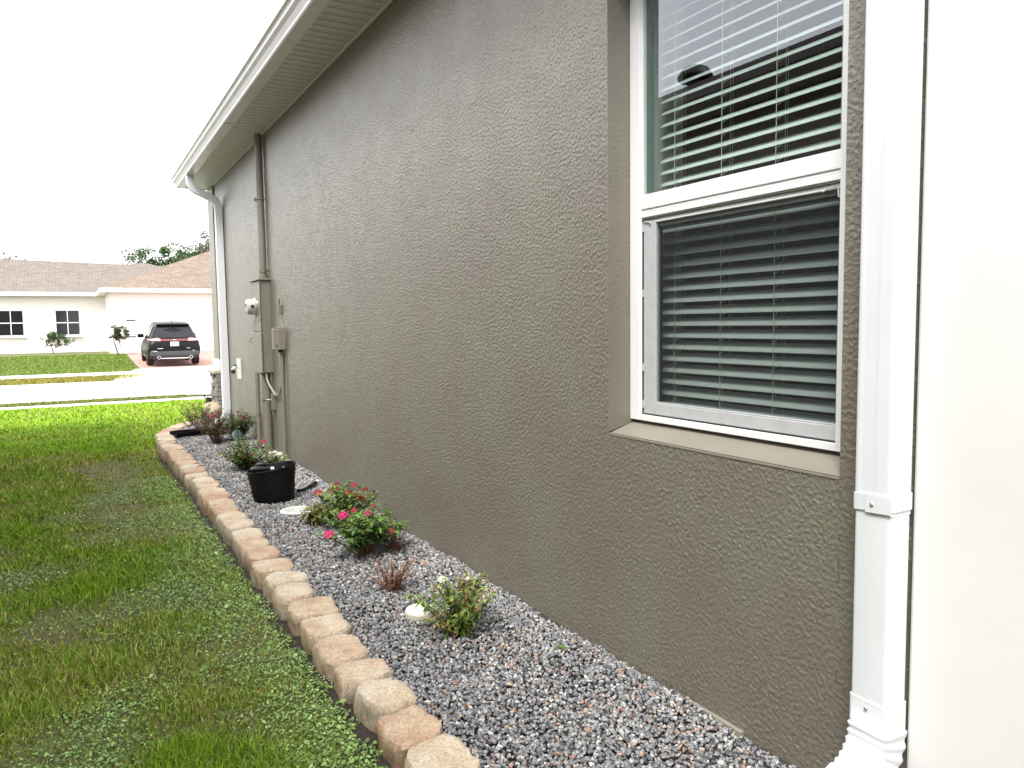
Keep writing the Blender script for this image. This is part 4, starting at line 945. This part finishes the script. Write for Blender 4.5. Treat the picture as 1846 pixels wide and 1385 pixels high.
MB().cyl((0, 0, -.2), (0, 0, 1), .02, .22, 10).cyl((.0, 0, .02), (.3, 0, 1), .042, .10, 12, .05).obj('lamp_body', M['black'], bo)
MB().tube([(-.02, 0, .08), (-.06, 0, .155)], .009, 6).obj('prong', M['black'], bo); MB().tube([(.05, 0, .11), (.06, 0, .16)], .009, 6).obj('prong', M['black'], bo)

# ------------------------------------------------------------------ SUV
paint = mat('black_car_paint', (.003, .003, .004), .3, spec=.25)
cglass = mat('car_glass', (.01, .011, .015), .08, spec=.45)
chrome = mat('chrome', (.7, .7, .72), .15, metal=1); darkp = mat('grey_bumper', (.05, .051, .055), .6, spec=.3); tyre = mat('tyre', (.012, .012, .012), .8)
tl = mat('tail_lamp', (.55, .28, .28), .15, coat=1); redb = mat('red_strip', (.14, .012, .02), .2, coat=1)
car = thing('parked_car', (1.80, 34.0, gz(37.4)-.0), 'black sport utility vehicle parked rear-first on the red paver driveway', 'car')
car.rotation_euler = (R(1.6), 0, R(-.5)); car.location.z = gz(34.6)+.034; car.scale = (1.03, 1.03, 1.03)
# y=0 rear, +y forward
st = [ # y, zb, zbelt, ztop, wlow, wmid, wbelt, wtop
 (.00, .50, .80, .90, .80, .86, .84, .70), (.05, .36, .92, 1.02, .86, .93, .88, .66), (.14, .30, 1.00, 1.12, .90, .955, .89, .64),
 (.30, .27, 1.04, 1.42, .92, .965, .90, .62), (.44, .25, 1.05, 1.63, .93, .965, .90, .60), (.62, .24, 1.05, 1.69, .93, .965, .90, .60),
 (1.4, .24, 1.03, 1.73, .93, .965, .90, .63), (2.5, .24, 1.00, 1.71, .93, .965, .90, .62), (3.0, .24, .99, 1.58, .93, .965, .89, .60), (3.55, .25, .98, 1.12, .93, .965, .87, .66),
 (4.2, .26, .92, 1.0, .92, .95, .82, .62), (4.6, .30, .80, .86, .86, .90, .78, .55), (4.78, .38, .66, .70, .74, .76, .66, .5)]
mb = MB(); rings = []
for (y, zb, zk, zt, wl, wm, wk, wt) in st:
    half = [(0, zb), (wl*.85, zb), (wl, zb+.08), (wm, zb+.25*(zk-zb)+.08), (wm, zb+.62*(zk-zb)), (wk+.02, zk-.04), (wk, zk), (wt+(wk-wt)*.42, zk+(zt-zk)*.55), (wt+.02, zt-.05*(zt-zk)/.6-.01), (wt-.07, zt-.003), (wt*.5, zt+.012)]
    full = [(x, z) for x, z in half]+[(0, zt+.018)]+[(-x, z) for x, z in half[1:][::-1]]
    rings.append([Vector((x, y, z)) for x, z in full])
mb.loft(rings); mb.obj('body', paint, car, smooth=True)
def panel(name, pts, mt, off=(0, 0, 0), par=car, bevel=0):
    mb = MB(); k = len(pts); a = [Vector(p) for p in pts]; nrm = (a[1]-a[0]).cross(a[2]-a[0]).normalized()*.012
    mb.add(a+[v-nrm for v in a], [tuple(range(k)), tuple(range(2*k-1, k-1, -1))]+[(i, k+i, k+(i+1) % k, (i+1) % k) for i in range(k)]); return mb.obj(name, mt, par, bevel=bevel)
def rear_y(z): return float(np.interp(z, [.9, 1.02, 1.12, 1.42, 1.63, 1.69], [-.005, .045, .135, .295, .435, .60]))
gp = [(-.70, rear_y(1.13)-.012, 1.13), (.70, rear_y(1.13)-.012, 1.13), (.72, rear_y(1.2)-.012, 1.2), (.60, rear_y(1.56)-.012, 1.56), (.5, rear_y(1.6)-.012, 1.60), (-.5, rear_y(1.6)-.012, 1.60), (-.60, rear_y(1.56)-.012, 1.56), (-.72, rear_y(1.2)-.012, 1.2)]
panel('rear_window', gp, cglass)
mb = MB(); mb.box(-.60, .60, .28, .60, 1.625, 1.665); mb.obj('spoiler', paint, car, bevel=.015)
mb = MB(); mb.box(-.48, .48, rear_y(1.5)-.05, rear_y(1.5)-.03, 1.40, 1.47)
for sx in (-1, 1):
    sg = []
    def sw(y, f):   # point on cabin side
        i = [s[0] for s in st]; zk = np.interp(y, i, [s[2] for s in st]); zt = np.interp(y, i, [s[3] for s in st]); wk = np.interp(y, i, [s[6] for s in st]); wt = np.interp(y, i, [s[7] for s in st])
        z = zk+(zt-zk)*f; x = wk+(wt-wk)*(f/.55*.58 if f < .55 else .58+(f-.55)/.45*.40)
        return (sx*(x+.012), y, float(z))
    for nm, ya, yb in (('side_window', .62, 1.35), ('side_window', 1.42, 2.2), ('side_window', 2.28, 3.05)):
        ptsq = [sw(ya, .06), sw(yb, .06), sw(min(yb, 2.85), .82 if yb < 2.5 else .78), sw(ya+(.12 if ya < 1 else 0), .82)]
        panel('side_window', ptsq, cglass)
    # tail lamp wraps the corner
    panel('tail_lamp', [(sx*.50, .012, 1.00), (sx*.86, .05, 1.01), (sx*.875, .10, 1.08), (sx*.60, .12, 1.12), (sx*.50, .10, 1.09)], tl)
    panel('tail_lamp', [(sx*.885, .06, 1.0), (sx*.935, .42, 1.03), (sx*.925, .42, 1.08), (sx*.88, .10, 1.10)], tl)
    # mirror
    mb = MB(); mb.box(sx*.90, sx*1.14, 2.95, 3.07, 1.04, 1.20); mb.obj('wing_mirror', paint, car, bevel=.04, seg=3)
    # reflector and exhaust
    panel('rear_reflector', [(sx*.60, -.015, .58), (sx*.86, .02, .60), (sx*.86, .02, .63), (sx*.66, -.015, .62)], chrome)
    mb = MB(); mb.lathe((sx*.58, -.02, .36), [(.05, .10), (.062, .0), (.066, -.02), (.05, -.02), (.045, .02)], 20, M=Matrix.Rotation(-PI/2, 4, 'X')); mb.obj('exhaust_tip', chrome, car, smooth=True)
    panel('window_trim', [sw(.6, .0), sw(3.1, .0), sw(3.1, .035), sw(.6, .035)], chrome)
    mb = MB(); mb.box(sx*.968-.004, sx*.968+.004, .8, 3.6, .34, .38); mb.obj('sill_trim', chrome, car)
    for yy in (.95, 3.80):
        wh = bpy.data.objects.new('wheel', None); COL.objects.link(wh); wh.parent = car; wh.location = (sx*.84, yy, .36)
        MR = Matrix.Rotation(PI/2, 4, 'Y')
        MB().lathe((0, 0, 0), [(.24, -.125), (.33, -.125), (.36, -.09), (.36, .09), (.33, .125), (.24, .125)], 32, M=MR).obj('tyre', tyre, wh, smooth=True)
        mb = MB(); mb.lathe((sx*.06, 0, 0), [(.235, -.02), (.25, .055*1), (.225, .06), (.215, .0)], 28, M=MR)
        for k in range(5):
            a = k*2*PI/5; mb.box(-.012, .012, -.03, .03, .03, .225, Matrix.Translation((sx*.10, 0, 0)) @ Matrix.Rotation(a, 4, 'X'))
        mb.cyl((sx*.09, 0, 0), (sx, 0, 0), .05, .03, 14); mb.obj('rim', chrome, wh)
panel('light_strip', [(-.50, .0, 1.005), (.50, .0, 1.005), (.50, .06, 1.075), (-.50, .06, 1.075)], redb)
mb = MB(); mb.box(-.90, .90, -.05, .12, .40, .60); mb.obj('bumper', darkp, car, bevel=.05, seg=3)
mb = MB(); mb.box(-.50, .50, -.045, .1, .30, .345); mb.obj('skid_plate', chrome, car, bevel=.015)
mb = MB(); mb.box(-.78, .78, -.03, .12, .30, .41); mb.obj('diffuser', M['black'], car, bevel=.03)
pl = MB().box(-.155, .155, -.035, -.015, .80, .965).obj('licence_plate', mat('plate_white', (.8, .8, .8), .4), car, bevel=.012)
MB().box(-.05, .05, -.0385, -.0355, .865, .90).box(-.11, -.06, -.0385, -.0355, .872, .888).box(.06, .11, -.0385, -.0355, .872, .888).obj('plate_marks', mat('plate_green', (.12, .3, .2), .5), pl)
MB().box(-.07, .07, -.03, -.002, 1.03, 1.06).obj('badge', chrome, car, bevel=.012)
MB().box(-.62, -.42, -.022, -.01, .70, .725).box(.44, .56, -.022, -.01, .705, .725).obj('lettering_strip', chrome, car)
mb = MB(); mb.loft([[Vector((x*.6*s, .75+y*s*.0+y_, z)) for x, y, y_, z in ((-.04, 0, 0, 1.70+zz), (.04, 0, 0, 1.70+zz), (.02, 0, .12, 1.70+zz), (-.02, 0, .12, 1.70+zz))] for s, zz in ((1, 0), (.4, .075))]); mb.obj('roof_fin', M['black'], car)
for sx in (-1, 1): MB().tube([(sx*.60, .8, 1.745), (sx*.63, 1.5, 1.775), (sx*.62, 2.4, 1.755)], .016, 8).obj('roof_rail', chrome, car)

# ------------------------------------------------------------------ house across the street
gh = thing('garage_house', (0, 0, 0), 'off-white house across the street with wide garage and brown hip roof', 'house')
GYF = 43.0
mb = MB(); mb.box(-.15, 7.5, GYF, 52, -.3, 3.05); mb.box(-14, -.15, 48.5, 58, -.3, 3.05); mb.obj('wall', M['garage_wall'], gh)
mb = MB()
e0, ez = -.55, 3.22; gy0 = 42.6
W_ = 15; hx_ = e0+W_/2
rise = .417*W_/2
mb.add([(e0, gy0, ez), (e0+W_, gy0, ez), (hx_, gy0+W_/2, ez+rise), (e0, 60, ez), (e0+W_, 60, ez), (hx_, 60, ez+rise)], [(0, 1, 2), (0, 2, 5, 3), (1, 4, 5, 2)])
mb.obj('roof', M['shingle'], gh)
mb = MB(); mb.box(e0-.02, e0+W_, gy0-.03, gy0+.0, 3.02, 3.225); mb.box(e0-.02, e0+.01, gy0, 60, 3.02, 3.225); mb.obj('fascia', M['garage_door'], gh)
mb = MB(); mb.box(e0+.02, e0+W_, gy0+.002, 60, 3.05, 3.08); mb.obj('eave_soffit', M['soffit'], gh)
gd = MB()
dz0, dz1 = -.02, 2.19; dx0, dx1 = .52, 5.5
gd.box(dx0, dx1, GYF-.02, GYF-.002, dz0, dz1)
for r_ in range(4):
    za = dz0+(dz1-dz0)*r_/4+.04; zb = dz0+(dz1-dz0)*(r_+1)/4-.04
    for c_ in range(8):
        xa = dx0+(dx1-dx0)*c_/8+.05; xb = dx0+(dx1-dx0)*(c_+1)/8-.05
        gd.box(xa, xb, GYF-.035, GYF-.022, za, zb)
gdo = gd.obj('garage_door', M['garage_door'], gh, bevel=.008)
mb = MB()
for z_ in (1.62, .80):
    for xa in (dx0+.04, dx1-.46): MB().box(xa, xa+.42, GYF-.05, GYF-.036, z_, z_+.05).obj('hinge_strap', M['black'], gdo)
mb = MB(); mb.box(dx0-.06, dx1+.06, GYF-.045, GYF-.003, dz1+.004, dz1+.10); mb.box(dx0-.10, dx0-.004, GYF-.04, GYF-.003, -.05, dz1); mb.box(dx1+.004, dx1+.10, GYF-.04, GYF-.003, -.05, dz1); mb.obj('door_trim', M['soffit'], gh)
# left wing windows and roof
mb = MB(); mb.add([(-14.5, 48.0, 3.22), (e0, 48.0, 3.22), (e0, 58.5, 3.22), (-14.5, 58.5, 3.22), (-9.2, 53.2, 5.4), (hx_, 53.2, 5.02)], [(0, 1, 5, 4), (0, 4, 3), (3, 4, 5, 2)]); mb.obj('wing_roof', M['shingle_grey'], gh)
mb = MB(); mb.box(-14.5, e0-.03, 47.97, 48.0, 3.02, 3.225); mb.obj('wing_fascia', M['garage_door'], gh)
for xw in (-5.2, -2.6):
    wo = MB().box(xw, xw+1.2, 48.44, 48.49, .9, 2.3).obj('window', M['white'], gh); MB().box(xw+.06, xw+1.14, 48.42, 48.438, .96, 2.24).obj('pane', cglass, wo); MB().box(xw+.03, xw+1.17, 48.40, 48.415, 1.57, 1.62).box(xw+.58, xw+.62, 48.40, 48.414, .93, 1.568).box(xw+.58, xw+.62, 48.40, 48.414, 1.622, 2.27).obj('glazing_bars', M['white'], wo); MB().box(xw-.08, xw+1.28, 48.36, 48.499, .82, .90).obj('sill', M['soffit'], wo)
# house behind with ridge vent
h2 = thing('far_house', (2.8, 62, 0), 'house behind the garage, only its greyish hip roof and dark vent showing', 'house')
ap = Vector((1.28, 2.0, 6.25))
mb = MB(); mb.add([(-8.5, -2, 3.0), (10.5, -2, 3.0), (10.5, 12, 3.0), (-8.5, 12, 3.0), (-.15, 6.0, 6.35), (.85, 6.0, 6.35)], [(0, 1, 5, 4), (1, 2, 5), (2, 3, 4, 5), (3, 0, 4)]); mb.obj('roof', M['shingle_grey'], h2)
MB().box(-7.9, 9.9, -1.4, 11.4, -1, 2.99).obj('wall', M['garage_wall'], h2)
MB().box(-.75, .85, 4.45, 5.0, 5.78, 5.93).obj('roof_vent', M['black'], h2)

# neighbouring house left of the side yard (seen in the window glass)
nb_ = thing('neighbour_house', (-3, 0, 0), 'brown stucco house across the side yard, mirrored in the window glass', 'house')
MB().box(-12, -.02, -9, 11.3, -.4, 3.0).obj('wall', M['nb_wall'], nb_)
mb = MB(); mb.box(-.02, .40, -9.4, 11.7, 3.02, 3.05); mb.obj('soffit', M['soffit'], nb_)
mb = MB(); mb.box(.40, .50, -9.4, 11.7, 3.03, 3.15); mb.obj('gutter', mat('dark_gutter', (.12, .10, .085), .4), nb_)
mb = MB(); mb.add([(.46, -9.4, 3.15), (.46, 11.7, 3.15), (-6, 5.2, 5.75), (-6, -3, 5.75), (-12.5, -9.4, 3.15), (-12.5, 11.7, 3.15)], [(0, 1, 2, 3), (3, 2, 5, 4), (1, 5, 2), (0, 3, 4)]); mb.obj('roof', M['shingle'], nb_)
rv = thing('roof_vent', (-3.05, 5.4, 3.35), 'dark mushroom roof vent on the neighbouring roof, mirrored in the glass', 'roof vent')
MB().cyl((0, 0, -.12), (0, 0, 1), .07, .2, 14).lathe((0, 0, .06), [(.15, 0), (.16, .03), (.12, .10), (.05, .13)], 18).obj('cowl', M['black'], rv, smooth=True)

# ------------------------------------------------------------------ trees and hedge
def tree(name, label, loc, h, r, seed, col, nleaf=5000, leaf=.22, thin=1.0, bare=0, crown0=.35, group='trees behind the far roofs'):
    rn = random.Random(seed); rg = np.random.default_rng(seed); root = thing(name, loc, label, 'tree', group)
    tr_ = MB(); tr_.tube([(0, 0, -.5), (rn.uniform(-.2, .2), 0, h*.3), (rn.uniform(-.4, .4), 0, h*.6), (0, 0, h*.85)], [h*.028, h*.022, h*.014, h*.005], 8)
    ends = []
    for k in range(16+bare):
        a = rn.uniform(0, 2*PI); z0 = h*rn.uniform(.3, .7); l = r*rn.uniform(.6, 1.05); zz = h*rn.uniform(.55, 1.0)
        p1 = Vector((math.cos(a)*l*.5, math.sin(a)*l*.5, (z0+zz)/2)); p2 = Vector((math.cos(a)*l, math.sin(a)*l, zz))*1.0
        k_ = math.sqrt(max(.05, 1-((zz/h-.6)/.45)**2)); p2.x *= k_; p2.y *= k_
        tr_.tube([(0, 0, z0), p1, p2], [h*.010, h*.006, h*.002], 5); ends.append(p2); ends.append(p1.lerp(p2, .5)+Vector((0, 0, .1*r)))
        if bare:
            for q in range(4):
                e = p1.lerp(p2, rn.uniform(.3, 1)); tr_.tube([e, e+Vector((rn.uniform(-.6, .6), rn.uniform(-.3, .3), rn.uniform(.4, 1.2)))*r*.35], [h*.003, h*.001], 4)
    tr_.obj('trunk', M['bark'], root)
    cl = []
    for e in ends:
        for _ in range(2): cl.append((e+Vector((rn.gauss(0, .2), rn.gauss(0, .2), rn.gauss(0, .14)))*r, rn.uniform(.12, .30)*r, rn.uniform(.6, 1.5)))
    n = nleaf; ix = rg.integers(0, len(cl), n); cc = np.array([c_[0][:] for c_ in cl])[ix]; rr = np.array([c_[1] for c_ in cl])[ix]; br = np.array([c_[2] for c_ in cl])[ix]
    dv = rg.normal(size=(n, 3)); dv /= np.linalg.norm(dv, axis=1)[:, None]; P = cc+dv*(rr*rg.uniform(.3, 1, n)**.6)[:, None]*np.array([1, 1, .8])
    u = rg.normal(size=(n, 3)); u /= np.linalg.norm(u, axis=1)[:, None]; w_ = np.cross(u, rg.normal(size=(n, 3))); w_ /= np.linalg.norm(w_, axis=1)[:, None]; s = leaf*rg.uniform(.5, 1.2, (n, 1))
    V = np.stack([P-u*s*.5, P+w_*s*.28, P+u*s*.5, P-w_*s*.28], 1).reshape(-1, 3); F = (np.arange(n)*4)[:, None]+np.arange(4)[None]
    c = np.array(col)*(br[:, None])*rg.uniform(.7, 1.3, (n, 1)); o = mesh_np('crown', V, F, M['leaf'], np.repeat(c, 4, axis=0)); o.parent = root
    return root
tree('oak_tree', 'dense round green tree rising behind the vented roof', (5.6, 74, 0), 8.3, 2.9, 21, (.045, .085, .022), 15000, .22)
tree('oak_tree', 'olive tree right of the dense green tree behind the roof', (8.4, 78, 0), 9.2, 2.7, 22, (.065, .10, .03), 8000, .22)
tree('bare_tree', 'half bare pale branched tree nearest the downspout', (9.8, 76, 0), 9.2, 2.2, 23, (.10, .095, .04), 2500, .2, bare=14)
tree('oak_tree', 'sparse treetop left of the dense tree above the far roof', (3.0, 80, 0), 8.3, 2.4, 24, (.06, .09, .03), 2600, .2)
tree('oak_tree', 'small thin treetop above the left slope of the far roof', (1.4, 76, 0), 7.2, 1.8, 25, (.08, .11, .03), 2500, .2)
tree('oak_tree', 'leafy tree at the left end of the treeline', (-3.2, 80, 0), 7.0, 2.8, 26, (.06, .09, .03), 4500, .22)
tree('oak_tree', 'low tree at the left edge of the picture', (-6.8, 78, 0), 7.2, 2.6, 27, (.05, .085, .025), 4500, .22)
tree('round_shrub', 'small dark rounded bush left of the garage door', (.20, 41.9, -.1), 1.45, .42, 31, (.035, .06, .02), 5000, .06, group='far shrubs')
# hide nothing: clumps in the wing's flower bed
tree('round_shrub', 'low hedge bush in front of the recessed wing', (-2.6, 47.2, -.1), 1.1, .6, 32, (.04, .075, .02), 3500, .07, group='far shrubs')
for o in S.objects:
    if o.name.startswith('round_shrub'): o['category'] = 'bush'
settle()
